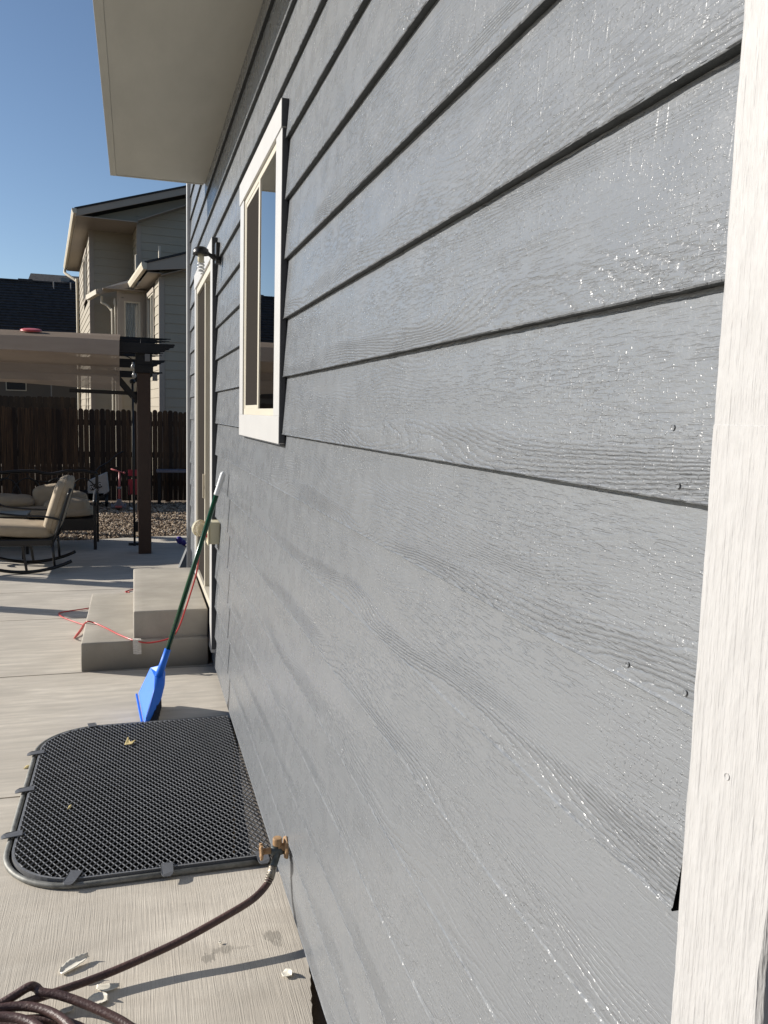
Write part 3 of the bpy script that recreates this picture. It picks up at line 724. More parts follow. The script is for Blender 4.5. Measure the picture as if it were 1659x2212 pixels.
e0, e1 = Vector((-.400, 4.115, .02)), Vector((-.350, 4.38, .075)); g0, g1 = Vector((-.378, 4.115, .003)), Vector((-.345, 4.36, .003))
f0, f1 = Vector((-.335, 4.20, .09)), Vector((-.325, 4.40, .09))
for k in range(420):
    t = rb.random(); s_ = rb.random()
    top = e0.lerp(e1, t).lerp(f0.lerp(f1, t), s_); bot = g0.lerp(g1, t)+Vector((.022*s_+rb.uniform(-.006, .006), rb.uniform(-.012, .012), 0))
    bot.z = rb.uniform(.001, .01); a.bar(top, bot, .0028, .0028)
L(a, 'bristles', 'bristle', par=broom)

# ================================================================= RED CORD
c = MB()
cordp = spline([(-.068, 4.72, .857), (-.085, 4.74, .85), (-.098, 4.80, .72), (-.110, 4.87, .598), (-.166, 4.95, .378), (-.208, 4.98, .252), (-.256, 5.0, .195), (-.371, 5.02, .168), (-.455, 5.045, .180), (-.544, 5.189, .181), (-.637, 5.39, .181), (-.704, 5.506, .184), (-.752, 5.53, .186), (-.800, 5.66, .10), (-.846, 5.80, .012), (-.820, 5.93, .012), (-.80, 6.13, .016), (-.83, 6.20, .01), (-.95, 6.40, .008), (-1.0, 6.53, .008), (-.975, 6.60, .008), (-.79, 6.70, .008), (-.60, 6.85, .008), (-.50, 7.2, .008), (-.53, 7.26, .008), (-.465, 7.34, .008), (-.30, 7.36, .008)], 9)
c.tube(cordp, .0048, 8); cord = c.build('extension_cord', 'cord', None, True); rel(cord, (-.5, 5.0, 0)); tag(cord, 'thin red extension cord looping over the steps from the outlet', 'cord')
tg = MB(); tg.v = [(-.467+.5, 5.036-5, .188), (-.418+.5, 5.030-5, .184), (-.417+.5, 5.022-5, .10), (-.464+.5, 5.028-5, .103), (-.440+.5, 5.024-5, .10), (-.442+.5, 5.026-5, .188), (-.467+.5, 5.06-5, .190), (-.42+.5, 5.055-5, .188)]
tg.f = [(0, 5, 4, 3), (5, 1, 2, 4), (6, 7, 1, 5, 0)]
q = tg.build('paper_label', 'tag', cord); so_ = q.modifiers.new('s', 'SOLIDIFY'); so_.thickness = .0008

# ================================================================= SCRAPS AND LEAVES
def scrap(pts, h_, label, grp, mat='chip', name='caulk_scrap', cat='scrap'):
    a = MB(); cx = sum(q[0] for q in pts)/len(pts); cy = sum(q[1] for q in pts)/len(pts)
    n_ = len(pts); a.v = [(x-cx, y-cy, z) for (x, y, z) in pts]+[(0, 0, h_)]
    a.f = [(k, (k+1) % n_, n_) for k in range(n_)]
    o = a.build(name, mat, None); o.location = (cx, cy, 0.002); so2 = o.modifiers.new('s', 'SOLIDIFY'); so2.thickness = .0014; o.data.polygons.foreach_set('use_smooth', [True]*len(o.data.polygons))
    sub = o.modifiers.new('d', 'SUBSURF'); sub.levels = 2; sub.render_levels = 2; sub.subdivision_type = 'SIMPLE' if mat == 'leaf' else 'CATMULL_CLARK'; o.scale = (1.22, 1.22, 1.1) if mat == 'chip' else (1, 1, 1)
    tag(o, label, cat, grp); return o
G1 = 'scraps of white caulk on the patio'
def curl(x, y, L_, w_, ang, h_, label, bend=.3, seed=0, tilt=0):
    a = MB(); n_, m_ = 14, 6; rr = random.Random(seed)
    ed = [(1+rr.uniform(-.09, .09)) for _ in range(n_+1)]
    for i in range(n_+1):
        t = i/n_; ww = w_*max(.12, math.sin(math.pi*min(1, .12+t*.85)))**.7*ed[i]; cx = L_*(t-.5); cy = bend*L_*((t-.5)**2)
        for j in range(m_+1):
            v = j/m_-.5; a.v.append((cx, cy+1.15*ww*v, .001+.8*h_*(4*v*v)*(.4+.6*t)*(1 if v > 0 else .35)+tilt*t*h_+rr.uniform(-.0004, .0004)))
    for i in range(n_):
        for j in range(m_): q = i*(m_+1)+j; a.f.append((q, q+1, q+m_+2, q+m_+1))
    o = a.build('caulk_scrap', 'chip', None, True); o.location = (x, y, .003); o.rotation_euler = (0, 0, R(ang))
    z = o.modifiers.new('s', 'SOLIDIFY'); z.thickness = .0016; tag(o, label, 'scrap', G1)
curl(-.622, 2.300, .085, .030, 33, .016, 'longest curled white caulk scrap lying alone above the hose', -.2, 1, .3)
curl(-.580, 2.223, .055, .018, 2, .010, 'white caulk scrap peeking out from behind the hose', .2, 2)
curl(-.552, 2.136, .052, .034, -4, .018, 'curled white caulk scrap just in front of the hose shadow', -.3, 3)
curl(-.530, 2.176, .060, .022, -12, .012, 'white caulk scrap shaded by the hose beside the pile of coils', .5, 4)
curl(-.626, 2.115, .034, .014, 5, .010, 'tip of a white caulk scrap caught between the hose coils', .3, 5)
curl(-.055, 2.112, .030, .026, -50, .015, 'small chunky white caulk scrap close to the wall', .4, 6)
curl(-.219, 2.300, .010, .009, 20, .004, 'tiny white crumb on the concrete beside the wet stain', .1, 7)
G2 = 'dry leaves around the grate'
o = scrap([(-.503, 3.81, .0), (-.487, 3.855, .020), (-.478, 3.825, .006), (-.452, 3.835, .010), (-.470, 3.80, .004)], .006, 'pale torn dry leaf on top of the black grate', G2, 'leaf', 'leaf', 'leaf'); o.location.z = .030
scrap([(-.918, 3.705, .001), (-.908, 3.728, .005), (-.893, 3.728, .006), (-.898, 3.708, .002)], .006, 'yellow leaf on the concrete left of the grate', G2, 'leaf', 'leaf', 'leaf')
o = scrap([(-.705, 3.215, .0), (-.700, 3.235, .005), (-.690, 3.238, .008), (-.692, 3.225, .0)], .004, 'tiny leaf fragment in the middle of the grate', G2, 'leaf', 'leaf', 'leaf'); o.location.z = .030

# ================================================================= PERGOLA
pg = empty('pergola', 'dark wooden pergola on brown posts with a tan cloth canopy', 'pergola', (-2.3, 10.6, 0))
def G_(mb, name, mat, **k): return L(mb, name, mat, par=pg, **k)
for (x, y) in ((-.345, 9.3), (-.345, 12.3), (-4.25, 9.3), (-4.25, 12.3)):
    a = MB(); a.box(x-.068, y-.068, 0, x+.068, y+.068, 1.94); G_(a, 'post', 'post', bevel=.006)
    a = MB(); a.box(x-.095, y-.10, 1.94, x+.095, y+.10, 2.02); a.box(x-.085, y-.09, 2.02, x+.085, y+.09, 2.16); G_(a, 'post_cap', 'dark_wood', bevel=.004)
def tail(y, z0, z1, th, xl, xr, s=1):
    """rafter along x whose ends are cut in steps"""
    hgt = z1-z0
    pr = [(xr, z1), (xr, z1-.18*hgt), (xr-.04, z1-.25*hgt), (xr-.05, z1-.42*hgt), (xr-.085, z1-.48*hgt), (xr-.10, z1-.66*hgt), (xr-.14, z1-.74*hgt), (xr-.17, z0)]
    pl_ = [(xl+(xr-x), z) for x, z in pr][::-1]
    a = MB(); a.prism(pr+pl_, y-th/2, y+th/2, 'y'); return a
for (y, z0, z1) in ((9.19, 2.145, 2.246), (9.41, 2.145, 2.246), (12.2, 2.14, 2.248), (12.42, 2.14, 2.248)): G_(tail(y, z0, z1, .04, -4.62, -.03), 'rafter', 'dark_wood')
G_(tail(12.25, 1.995, 2.085, .05, -4.62, -.06), 'rafter', 'dark_wood')
for x in (-.345, -1.3, -2.3, -3.3, -4.25):
    a = MB(); a.box(x-.03, 9.30, 2.249, x+.03, 12.6, 2.30); G_(a, 'crossbeam', 'dark_wood')
for y in (9.55, 9.9, 10.6, 11.3, 12.0, 12.5): G_(tail(y, 2.301, 2.332, .045, -4.6, -.055), 'purlin', 'dark_wood')
for (x0, z0, x1, z1, y) in ((-.40, 1.64, -.72, 2.02, 9.40), (-.40, 1.64, -.72, 2.02, 12.3), (-4.2, 1.64, -3.9, 2.02, 9.4)):
    a = MB(); a.bar((x0, y, z0), (x1, y, z1), .05, .09, (0, 1, 0)); G_(a, 'brace', 'dark_wood')
a = MB(); a.bar((-1.10, 9.44, 1.735), (-.40, 9.44, 1.725), .03, .04); G_(a, 'crossbeam', 'dark_wood')
# canopy: sloping top, then a hanging drape that is slightly wavy
a = MB(); xs = [-4.3+(4.3-.585)*k/60 for k in range(61)]
prof = [(12.0, 2.47), (11.0, 2.425), (10.2, 2.395), (9.62, 2.375), (9.24, 2.262), (9.02, 2.205), (8.98, 2.10), (9.03, 2.05), (9.05, 1.95), (9.02, 1.86), (9.04, 1.74)]
prof = [(12.6, 2.345), (11.6, 2.350), (10.6, 2.350), (9.60, 2.350), (9.06, 2.250), (8.80, 2.088), (8.85, 2.06), (8.94, 1.98), (8.95, 1.90), (8.93, 1.82), (8.94, 1.735)]
def cw(x, j):
    sag = .012*math.sin(x*2.3+j)+.010*noise.noise((x*1.6, j*.8, 3)); y, z = prof[j]
    lift = .055*(-(x+.585))/1.15*(1 if j == 10 else 0)
    return (x, y+sag*(1.0 if j > 5 else .5), z+sag*.5+(min(lift, .08)))
for i in range(60):
    for j in range(len(prof)-1): a.quad(cw(xs[i], j), cw(xs[i+1], j), cw(xs[i+1], j+1), cw(xs[i], j+1))
cn = G_(a, 'canopy', 'canopy', smooth=False, weld=True)
# festoon bulbs and hanging chimes under the rafters
bl = MB(); bl.tube(spline([(-.90, 9.5, 2.10), (-.66, 9.5, 2.08), (-.58, 9.5, 2.13), (-.48, 9.5, 2.10), (-.43, 9.5, 2.02), (-.42, 9.5, 1.9)]), .006, 6); G_(bl, 'light_string', 'black_metal', smooth=True)
for (x, y, z) in ((-.455, 9.47, 2.02), (-.445, 9.45, 1.925)):
    a = MB(); a.lathe([(0, .04), (.010, .04), (.011, .018), (.022, 0), (.024, -.018), (.014, -.034), (0, -.038)], (x, y, z), n=12); G_(a, 'string_bulb', 'bulb', smooth=True)
for (z, sx) in ((2.085, .026), (1.885, .03)):
    a = MB(); a.box(-.335+ (0 if z > 2 else .075), 9.10, z-.03, -.285+(0 if z > 2 else .075), 9.118, z+.045); G_(a, 'bracket', 'vent')
fz = MB(); fz.lathe([(0, .018), (.08, .018), (.098, .013), (.108, .0), (.105, -.004), (.095, .006), (0, .010)], (0, 0, 0), n=28)
fr_ = fz.build('flying_disc', 'red_disc', None, True); fr_.location = (-1.46, 9.42, 2.335); fr_.rotation_euler = (R(10), 0, 0); tag(fr_, 'red flying disc lying on the tan canopy', 'flying disc')
# thin black pole beside the post
pole = empty('shepherd_pole', 'thin black metal pole standing just left of the brown post', 'pole', (-.452, 9.86, 0))
a = MB(); a.tube([(-.452, 9.86, 0.02), (-.462, 9.86, 1.84)], .0125, 8); L(a, 'shaft', 'black_metal', True, par=pole)
a = MB(); a.lathe([(0, -.02), (.03, -.015), (.035, .01), (.02, .03), (0, .035)], (-.462, 9.86, 1.86), n=12); L(a, 'finial', 'black_metal', True, par=pole)
a = MB(); a.tube([(-.52, 9.86, .012), (-.38, 9.86, .012)], .018, 8); a.tube([(-.452, 9.80, .012), (-.452, 9.92, .012)], .018, 8); L(a, 'foot', 'black_metal', True, par=pole)
a = MB(); a.box(-.448, 9.83, .16, -.36, 9.89, .27); L(a, 'clamp', 'black_metal', par=pole)

# ================================================================= PATIO FURNITURE
def pillow(x0, x1, y0, y1, z0, z1, e=2.6, lump=.012, seed=0, n=20):
    """soft cushion: superellipsoid with puckered edges"""
    a = MB(); cx, cy, cz = (x0+x1)/2, (y0+y1)/2, (z0+z1)/2; rx, ry, rz = (x1-x0)/2, (y1-y0)/2, (z1-z0)/2
    def sp(c, p_): return math.copysign(abs(c)**p_, c)
    q = 2/e
    for i in range(n+1):
        v = -math.pi/2+math.pi*i/n
        for j in range(2*n):
            u = math.pi*j/n
            x = sp(math.cos(v), q)*sp(math.cos(u), q); y = sp(math.cos(v), q)*sp(math.sin(u), q); z = sp(math.sin(v), q)
            d = 1+noise.noise((x*2+seed, y*2, z*2))*lump*6
            a.v.append((cx+rx*x*d, cy+ry*y*d, cz+rz*z*d+noise.noise((x*5, y*5+seed, 1))*lump))
    for i in range(n):
        for j in range(2*n): a.f.append((i*2*n+j, i*2*n+(j+1) % (2*n), (i+1)*2*n+(j+1) % (2*n), (i+1)*2*n+j))
    return a
def rotx(mb, c, ax, ang):
    Mx = Matrix.Translation(c) @ Matrix.Rotation(R(ang), 4, ax) @ Matrix.Translation(-Vector(c)); mb.v = [tuple(Mx @ Vector(v)) for v in mb.v]; return mb
rk = empty('rocking_chair', 'black metal rocking chair with thick beige cushions facing left', 'rocking chair', (-1.45, 8.52, 0))
K_ = dict(par=rk)
a = pillow(-1.80, -1.19, 8.27, 8.79, .325, .455, 5, .006, 2); rotx(a, (-1.45, 8.5, .38), 'Y', 4); L(a, 'seat_cushion', 'cushion', True, **K_)
a = pillow(-.085, .085, 8.27, 8.79, 0, .56, 3.6, .008, 5); a.v = [(x-1.235+(z)*.30-.0, y, z+.335) for x, y, z in a.v]; bk = L(a, 'back_cushion', 'cushion', True, **K_)
a = MB(); a.tube([(-1.235+z*.30, y, z+.335) for y, z in [(8.285+.49*(.5-.5*math.cos(R(t)))*1 if 0 else 8.53+.262*math.copysign(abs(math.cos(R(t)))**.5, math.cos(R(t))), .28+.283*math.copysign(abs(math.sin(R(t)))**.5, math.sin(R(t)))) for t in range(0, 361, 6)]], .0045, 6)
a = a.build('piping', 'cushion', None, True); a.data.transform(Matrix.Translation(-rk.location)); a.parent = bk
for y in (8.25, 8.80):
    a = MB(); a.tube([(-1.44+.95*math.sin(R(t)), y, .016+.95*(1-math.cos(R(t)))) for t in range(-34, 28, 3)], .016, 8); L(a, 'rocker', 'black_metal', True, **K_)
    a = MB(); a.tube([(-1.19, y, .28), (-1.175, y, .06)], .012, 8); L(a, 'leg', 'black_metal', True, **K_)
    a = MB(); a.bar((-1.455, y, .28), (-1.42, y, .03), .03, .02); L(a, 'leg', 'black_metal', **K_)
    a = MB(); a.bar((-1.72, y, .30), (-1.75, y, .06), .03, .02); L(a, 'leg', 'black_metal', **K_)
    a = MB(); a.tube(spline([(-1.10, y, .50), (-1.25, y, .535), (-1.45, y, .545), (-1.65, y, .57), (-1.74, y, .60), (-1.80, y, .56), (-1.81, y, .32)]), .010, 8); L(a, 'armrest', 'black_metal', True, **K_)
    a = MB(); a.tube([(-1.20, y, .25), (-1.14, y, .42), (-1.045, y, .74), (-1.02, y, .80)], .013, 8); L(a, 'back_frame', 'black_metal', True, **K_)
a = MB(); a.box(-1.80, 8.24, .262, -1.19, 8.81, .325); L(a, 'seat_frame', 'black_metal', bevel=.01, **K_)
a = MB()
for k in range(6): z = .40+.07*k; a.tube([(-1.15+.3*(z-.40), 8.25, z), (-1.15+.3*(z-.40), 8.8, z)], .006, 6)
L(a, 'back_slats', 'black_metal', True, **K_)

sf = empty('patio_sofa', 'black metal patio sofa with wavy back and beige cushions facing the camera', 'sofa', (-1.6, 9.9, 0))
K_ = dict(par=sf)
for (x, y) in ((-.870, 9.60), (-.868, 10.18), (-2.45, 9.60), (-2.45, 10.18)):
    a = MB(); a.box(x-.017, y-.017, 0, x+.017, y+.017, .56 if y < 10 else .80); L(a, 'leg', 'black_metal', bevel=.003, **K_)
a = MB()
wv = spline([(-2.45, 10.18, .76), (-2.2, 10.2, .83), (-1.95, 10.2, .80), (-1.75, 10.2, .815), (-1.55, 10.2, .82), (-1.38, 10.2, .79), (-1.18, 10.2, .825), (-1.0, 10.2, .825), (-.868, 10.18, .80)])
a.tube(wv, .020, 8); L(a, 'back_rail', 'black_metal', True, **K_)
a = MB()
for cx in (-2.2, -1.85, -1.62, -1.30, -1.02):
    a.tube([(cx+.17*math.cos(R(t)), 10.19, .47+.27*math.sin(R(t))) for t in range(0, 181, 10)], .008, 6)
for cx in (-2.0, -1.42): a.tube([(cx+.20*math.cos(R(t)), 10.19, .80+.10*math.sin(R(t))) for t in range(180, 361, 12)], .007, 6)
L(a, 'back_scrolls', 'black_metal', True, **K_)
a = MB(); a.box(-2.45, 9.60, .25, -.868, 10.18, .345); a.box(-2.45, 9.585, .215, -.868, 9.60, .345); L(a, 'seat_frame', 'black_metal', **K_)
for x in (-.868, -2.45):
    a = MB(); a.tube(spline([(x, 10.18, .60), (x, 9.95, .62), (x, 9.72, .60), (x, 9.60, .555), (x, 9.56, .535), (x, 9.58, .50)]), .022, 8); L(a, 'armrest', 'black_metal', True, **K_)
a = pillow(-2.40, -.885, 9.60, 10.12, .345, .47, 5, .006, 8); L(a, 'seat_cushion', 'cushion', True, **K_)
for i, (x0, x1, y0, y1, z0, z1, an) in enumerate(((-1.40, -.93, 9.62, 9.86, .36, .565, 0), (-1.36, -.96, 9.88, 10.1, .40, .625, 4), (-1.53, -1.18, 9.78, 9.96, .42, .70, -10), (-2.0, -1.50, 9.68, 10.02, .455, .59, 3), (-2.35, -1.78, 9.70, 10.05, .46, .60, 0))):
    a = pillow(x0, x1, y0, y1, z0, z1, 3.0, .012, 11+i); rotx(a, ((x0+x1)/2, y0, (z0+z1)/2), 'Y', an); L(a, 'pillow', 'cushion', True, **K_)

tb = empty('patio_table', 'low grey patio table between the rocking chair and the sofa', 'table', (-1.85, 9.2, 0))
a = MB(); a.box(-2.20, 9.02, .445, -1.50, 9.42, .462); L(a, 'table_top', 'table_top', bevel=.003, par=tb)
a = MB(); a.box(-2.19, 9.03, .405, -1.51, 9.41, .444); L(a, 'apron', 'black_metal', par=tb)
for x in (-2.16, -1.54):
    for y in (9.06, 9.38): a = MB(); a.box(x-.015, y-.015, 0, x+.015, y+.015, .405); L(a, 'leg', 'black_metal', par=tb)

# unseen stand-ins added left of frame to cast shadows into view
sd_ = empty('shadow_caster_cabinet', 'unseen grey cabinet added left of the sofa to cast shade', 'cabinet', (-3.2, 10.6, 0))
a = MB(); a.box(-3.9, 9.95, 0, -2.75, 11.25, 1.25); L(a, 'body', 'grey_plain', bevel=.01, par=sd_)
a = MB(); a.prism([(-3.95, 1.25), (-2.70, 1.25), (-2.70, 1.29), (-3.3, 1.40), (-3.95, 1.29)], 9.92, 11.28, 'y'); L(a, 'lid', 'black_metal', par=sd_)
ps = MB(); ps.box(-3.47, 7.66, 0, -3.33, 7.80, 1.18); ps.box(-3.50, 7.63, 1.18, -3.30, 7.83, 1.21)
o = ps.build('shadow_caster_post', 'dark_wood', None, bevel=.004); rel(o, (-3.4, 7.73, 0)); tag(o, 'unseen short dark post added beyond the left edge to cast a shadow', 'post')  # stand-in for the unseen caster of a shadow strip

# ================================================================= FENCES
def fence(name, label, y, x0, x1, hgt, mat, pitch=.0835, rounded=True, post_h=None, seed=1):
    f = empty(name, label, 'fence', ((x0+x1)/2, y, 0)); rr = random.Random(seed); a = MB(); x = x0
    while x < x1:
        w_ = pitch-.0030-(.006 if rr.random() < .16 else 0); hh = hgt+rr.uniform(-.014, .014); yy = y+rr.uniform(-.003, .003); xx = x+rr.uniform(-.001, .001)
        c_ = .026; a.prism([(xx, .03), (xx+w_, .03), (xx+w_, hh-.035), (xx+w_-c_*.35, hh-.012), (xx+w_-c_, hh), (xx+c_, hh), (xx+c_*.35, hh-.012), (xx, hh-.035)], yy-.008, yy+.008, 'y'); x += pitch
    L(a, 'picket_panel', mat, par=f)
    for z in (.32, .80, hgt-.22):
        a = MB(); a.box(x0, y+.010, z-.045, x1, y+.048, z+.045); L(a, 'rail', mat, par=f)
    x = x0+.4
    while x < x1:
        a = MB(); a.box(x-.045, y+.049, 0, x+.045, y+.139, hgt-.05); L(a, 'post', mat, par=f); x += 2.4
    return f
fence('cedar_fence', 'dark stained picket fence behind the gravel with light showing through its gaps', 14.5, -7.5, 2.2, 1.545, 'fence', seed=1)
fence('cedar_fence', 'farther brown picket fence whose tops show above the near fence on the left', 24.0, -13, -2.0, 1.83, 'fence2', pitch=.14, seed=4)
# planks leaning low along the fence
bn = empty('garden_bench', 'low weathered grey bench against the fence right of the brown post', 'bench', (.2, 14.2, 0))
a = MB(); a.box(-.10, 14.08, .535, .75, 14.36, .575); L(a, 'seat', 'toy_grey', bevel=.003, par=bn)
for x in (-.06, .68):
    a = MB(); a.box(x-.02, 14.10, 0, x+.03, 14.34, .535); L(a, 'leg', 'dark_wood', par=bn)

# ================================================================= THINGS BY THE FENCE
mw = empty('lawn_mower', 'lawn mower with white lettered grass bag parked against the fence', 'lawn mower', (-1.0, 13.95, 0))
K_ = dict(par=mw); Y0 = 13.80
A_, B_, C_, D_ = (-1.155, .410), (-.865, .555), (-.835, .245), (-1.155, .095)
a = MB(); a.prism([A_, ((A_[0]+B_[0])/2, (A_[1]+B_[1])/2+.004), B_, C_, ((C_[0]+D_[0])/2+.02, (C_[1]+D_[1])/2-.012), D_], Y0, Y0+.18, 'y'); L(a, 'grass_bag', 'bag', bevel=.012, **K_)
ang = math.atan2(B_[1]-A_[1], B_[0]-A_[0])-R(7)
a = MB(); pts = []
bw_, bh_ = .090, .042; bc = (-1.035, .330)
for (sx, sy) in ((1, 1), (-1, 1), (-1, -1), (1, -1)):
    for k in range(5):
        t = {(1, 1): 0, (-1, 1): 90, (-1, -1): 180, (1, -1): 270}[(sx, sy)]+k*22.5; pts.append((sx*(bw_-.014)+.014*math.cos(R(t)), sy*(bh_-.014)+.014*math.sin(R(t))))
a.prism([(bc[0]+x*math.cos(ang)-z*math.sin(ang), bc[1]+x*math.sin(ang)+z*math.cos(ang)) for x, z in pts], Y0-.006, Y0-.002, 'y'); bdg = L(a, 'badge', 'badge', **K_)
fc = bpy.data.curves.new('t', 'FONT'); fc.body = 'TORO'; fc.size = .066; fc.extrude = .0008; fc.offset = .0012; fc.align_x = 'CENTER'; fc.align_y = 'CENTER'; fc.space_character = 1.02
to = bpy.data.objects.new('t', fc); COL.objects.link(to); bpy.context.view_layer.update()
me = bpy.data.meshes.new_from_object(to.evaluated_get(bpy.context.evaluated_depsgraph_get())); bpy.data.objects.remove(to)
me.materials.clear(); me.materials.append(M['white_pl'])
me.transform(Matrix.Translation(Vector((bc[0], Y0-.0075, bc[1]))-mw.location) @ Matrix.Rotation(-ang, 4, 'Y') @ Matrix.Rotation(R(90), 4, 'X'))
lt = bpy.data.objects.new('lettering', me); COL.objects.link(lt); lt.parent = bdg
a = MB(); a.box(-1.30, 13.80, .10, -.90, 14.2, .24); L(a, 'deck', 'badge', bevel=.02, **K_)
for (x, y) in ((-1.32, 13.84), (-.88, 13.86), (-1.32, 14.18), (-.88, 14.18)):
    a = MB(); a.lathe([(0, -.02), (.085, -.02), (.09, 0), (.085, .02), (0, .02)], (x, y, .09), (1, 0, 0), 16); L(a, 'wheel', 'badge', True, **K_)
for dx in (0, .05):
    a = MB(); a.tube(spline([(-1.10, 13.95+dx*3, .30), (-1.02, 13.95+dx*3, .58), (-.85, 13.95+dx*2, .70), (-.72, 13.95+dx, .82), (-.62, 13.95, .88)]), .012, 6); L(a, 'handlebar', 'badge', True, **K_)

sc_ = empty('toy_scooter', 'pink and grey toddler scooter standing on the gravel by the fence', 'toy scooter', (-.68, 13.4, 0))
K_ = dict(par=sc_)
a = MB(); a.tube([(-.680, 13.45, .10), (-.672, 13.42, .40), (-.668, 13.40, .60)], .015, 10, rf=lambda k: (.024, .017, .014)[k]); L(a, 'stem', 'pink', True, **K_)
a = MB(); a.lathe([(0, -.02), (.028, -.02), (.028, .02), (0, .02)], (-.674, 13.42, .34), n=12); L(a, 'collar', 'toy_grey', True, **K_)
a = MB(); a.tube([(-.795, 13.40, .635), (-.600, 13.38, .575)], .011, 8); a.tube([(-.612, 13.38, .580), (-.585, 13.378, .570)], .017, 8); L(a, 'handlebar', 'pink', True, **K_)
a = MB(); a.prism([(-.775, .03), (-.60, .03), (-.595, .065), (-.63, .10), (-.655, .17), (-.70, .17), (-.73, .10), (-.78, .065)], 13.36, 13.46, 'y'); L(a, 'fork', 'toy_grey', bevel=.012, **K_)
a = MB(); a.box(-.735, 13.345, .035, -.635, 13.37, .07); L(a, 'bumper', 'pink', bevel=.01, **K_)
for (x, y) in ((-.785, 13.42), (-.590, 13.42), (-.69, 13.85)):
    a = MB(); a.lathe([(0, -.014), (.045, -.014), (.05, 0), (.045, .014), (0, .014)], (x, y, .05), (1, 0, 0), 14); L(a, 'wheel', 'toy_grey', True, **K_)
a = MB(); a.box(-.74, 13.45, .06, -.64, 13.82, .085); L(a, 'deck', 'pink', bevel=.008, **K_)

rc = empty('folding_chair', 'small red folding chair leaning upright against the fence', 'chair', (-.46, 13.8, 0))
K_ = dict(par=rc)
for x in (-.51, -.405):
    a = MB(); a.box(x-.036, 13.78, .50, x+.036, 13.80, .60); L(a, 'back_panel', 'red_pl', bevel=.004, **K_)
    a = MB(); a.box(x-.036, 13.76, .20, x+.036, 13.78, .45); L(a, 'seat_panel', 'red_pl', bevel=.004, **K_)
for (x0, x1) in ((-.545, -.52), (-.365, -.35), (-.455, -.46)):
    a = MB(); a.tube([(x0, 13.81, .58), (x1, 13.70, .02)], .008, 6); L(a, 'leg', 'badge', True, **K_)
wb_ = MB(); wb_.lathe([(0, .0), (.02, .004), (.026, .014), (.022, .03), (.010, .035), (0, .038)], (0, 0, 0), n=10); o = wb_.build('plastic_cup', 'white_pl', None, True)
o.location = (-.50, 13.30, .01); tag(o, 'tiny white plastic cup lying on the gravel by the red chair', 'cup')

sp_ = empty('sprinkler', 'small purple plastic sprinkler on the patio near the house corner', 'sprinkler', (.07, 9.7, 0))
a = MB(); a.lathe([(0, .050), (.018, .048), (.036, .030), (.040, .0), (.034, -.03), (.015, -.045), (0, -.046)], (.045, 9.7, .072), (.5, 0, -.6), 14); L(a, 'head', 'purple', True, par=sp_)
a = MB(); a.lathe([(0, .035), (.028, .034), (.032, 0), (.026, -.03), (0, -.032)], (.085, 9.7, .045), (.6, 0, -.6), 12); L(a, 'bulb_body', 'purple', True, par=sp_)
a = MB(); a.tube([(.085, 9.7, .03), (.11, 9.69, .0), (.13, 9.66, .008)], .008, 6); L(a, 'connector', 'badge', True, par=sp_)
de = MB(); de.prism([(-.035, .0), (.14, .0), (.14, .26), (.10, .26), (.045, .20)], 8.30, 8.44, 'y')
o = de.build('downspout_extension', 'grey_plain', None, bevel=.006); rel(o, (.05, 8.37, 0)); tag(o, 'grey sloping downspout end just beyond the house corner', 'downspout end')
hr = MB(); hr.lathe([(0, -.05), (.10, -.05), (.11, -.03), (.07, -.02), (.07, .02), (.11, .03), (.10, .05), (0, .05)], (.15, 8.62, .44), (1, 0, .1), 20)
hr.box(.14, 8.58, 0, .17, 8.66, .44); o = hr.build('hose_reel', 'toy_grey', None, True); rel(o, (.15, 8.62, 0)); tag(o, 'round grey hose reel mostly hidden behind the house corner', 'hose reel')

# ================================================================= NEIGHBOURING HOUSE (local frame: x right, y away)
nb = empty('neighbour_house', 'two storey tan lap sided house beyond the fence with bay and gutters', 'house', (0.044, 16.8, 0), R(5.53))
def NB_(mb, name, mat, par=nb, **k): return mb.build(name, mat, par, **k)
def lap(mb, ax, pos, a0, a1, z0, z1, out, hole=None, slope=None):
    """lap courses on a plane: ax='y' wall facing -y at y=pos from x=a0..a1; ax='x' wall facing -x"""
    z = z0
    while z < z1-.01:
        zt_ = min(z+.178, z1)
        segs = [(a0, a1)]
        if hole:
            for (h0, h1, hz0, hz1) in hole:
                if zt_ > hz0 and z < hz1:
                    ns = []
                    for s0, s1 in segs:
                        if h1 <= s0 or h0 >= s1: ns.append((s0, s1)); continue
                        if h0 > s0: ns.append((s0, h0))
                        if h1 < s1: ns.append((h1, s1))
                    segs = ns
        for (s0, s1) in segs:
            e1 = s1
            if slope: e0 = max(s0, slope(z)); s0 = e0
            if s0 >= e1: continue
            p0, p1 = pos-.014, pos-.002
            if ax == 'y': mb.quad((s0, p0, z), (e1, p0, z), (e1, p1, zt_), (s0, p1, zt_)); mb.quad((s0, p0, z), (e1, p0, z), (e1, pos, z), (s0, pos, z))
            else: mb.quad((p0, s0, z), (p0, e1, z), (p1, e1, zt_), (p1, s0, zt_)); mb.quad((p0, s0, z), (p0, e1, z), (pos, e1, z), (pos, s0, z))
        z += .178
HXR = 6.5
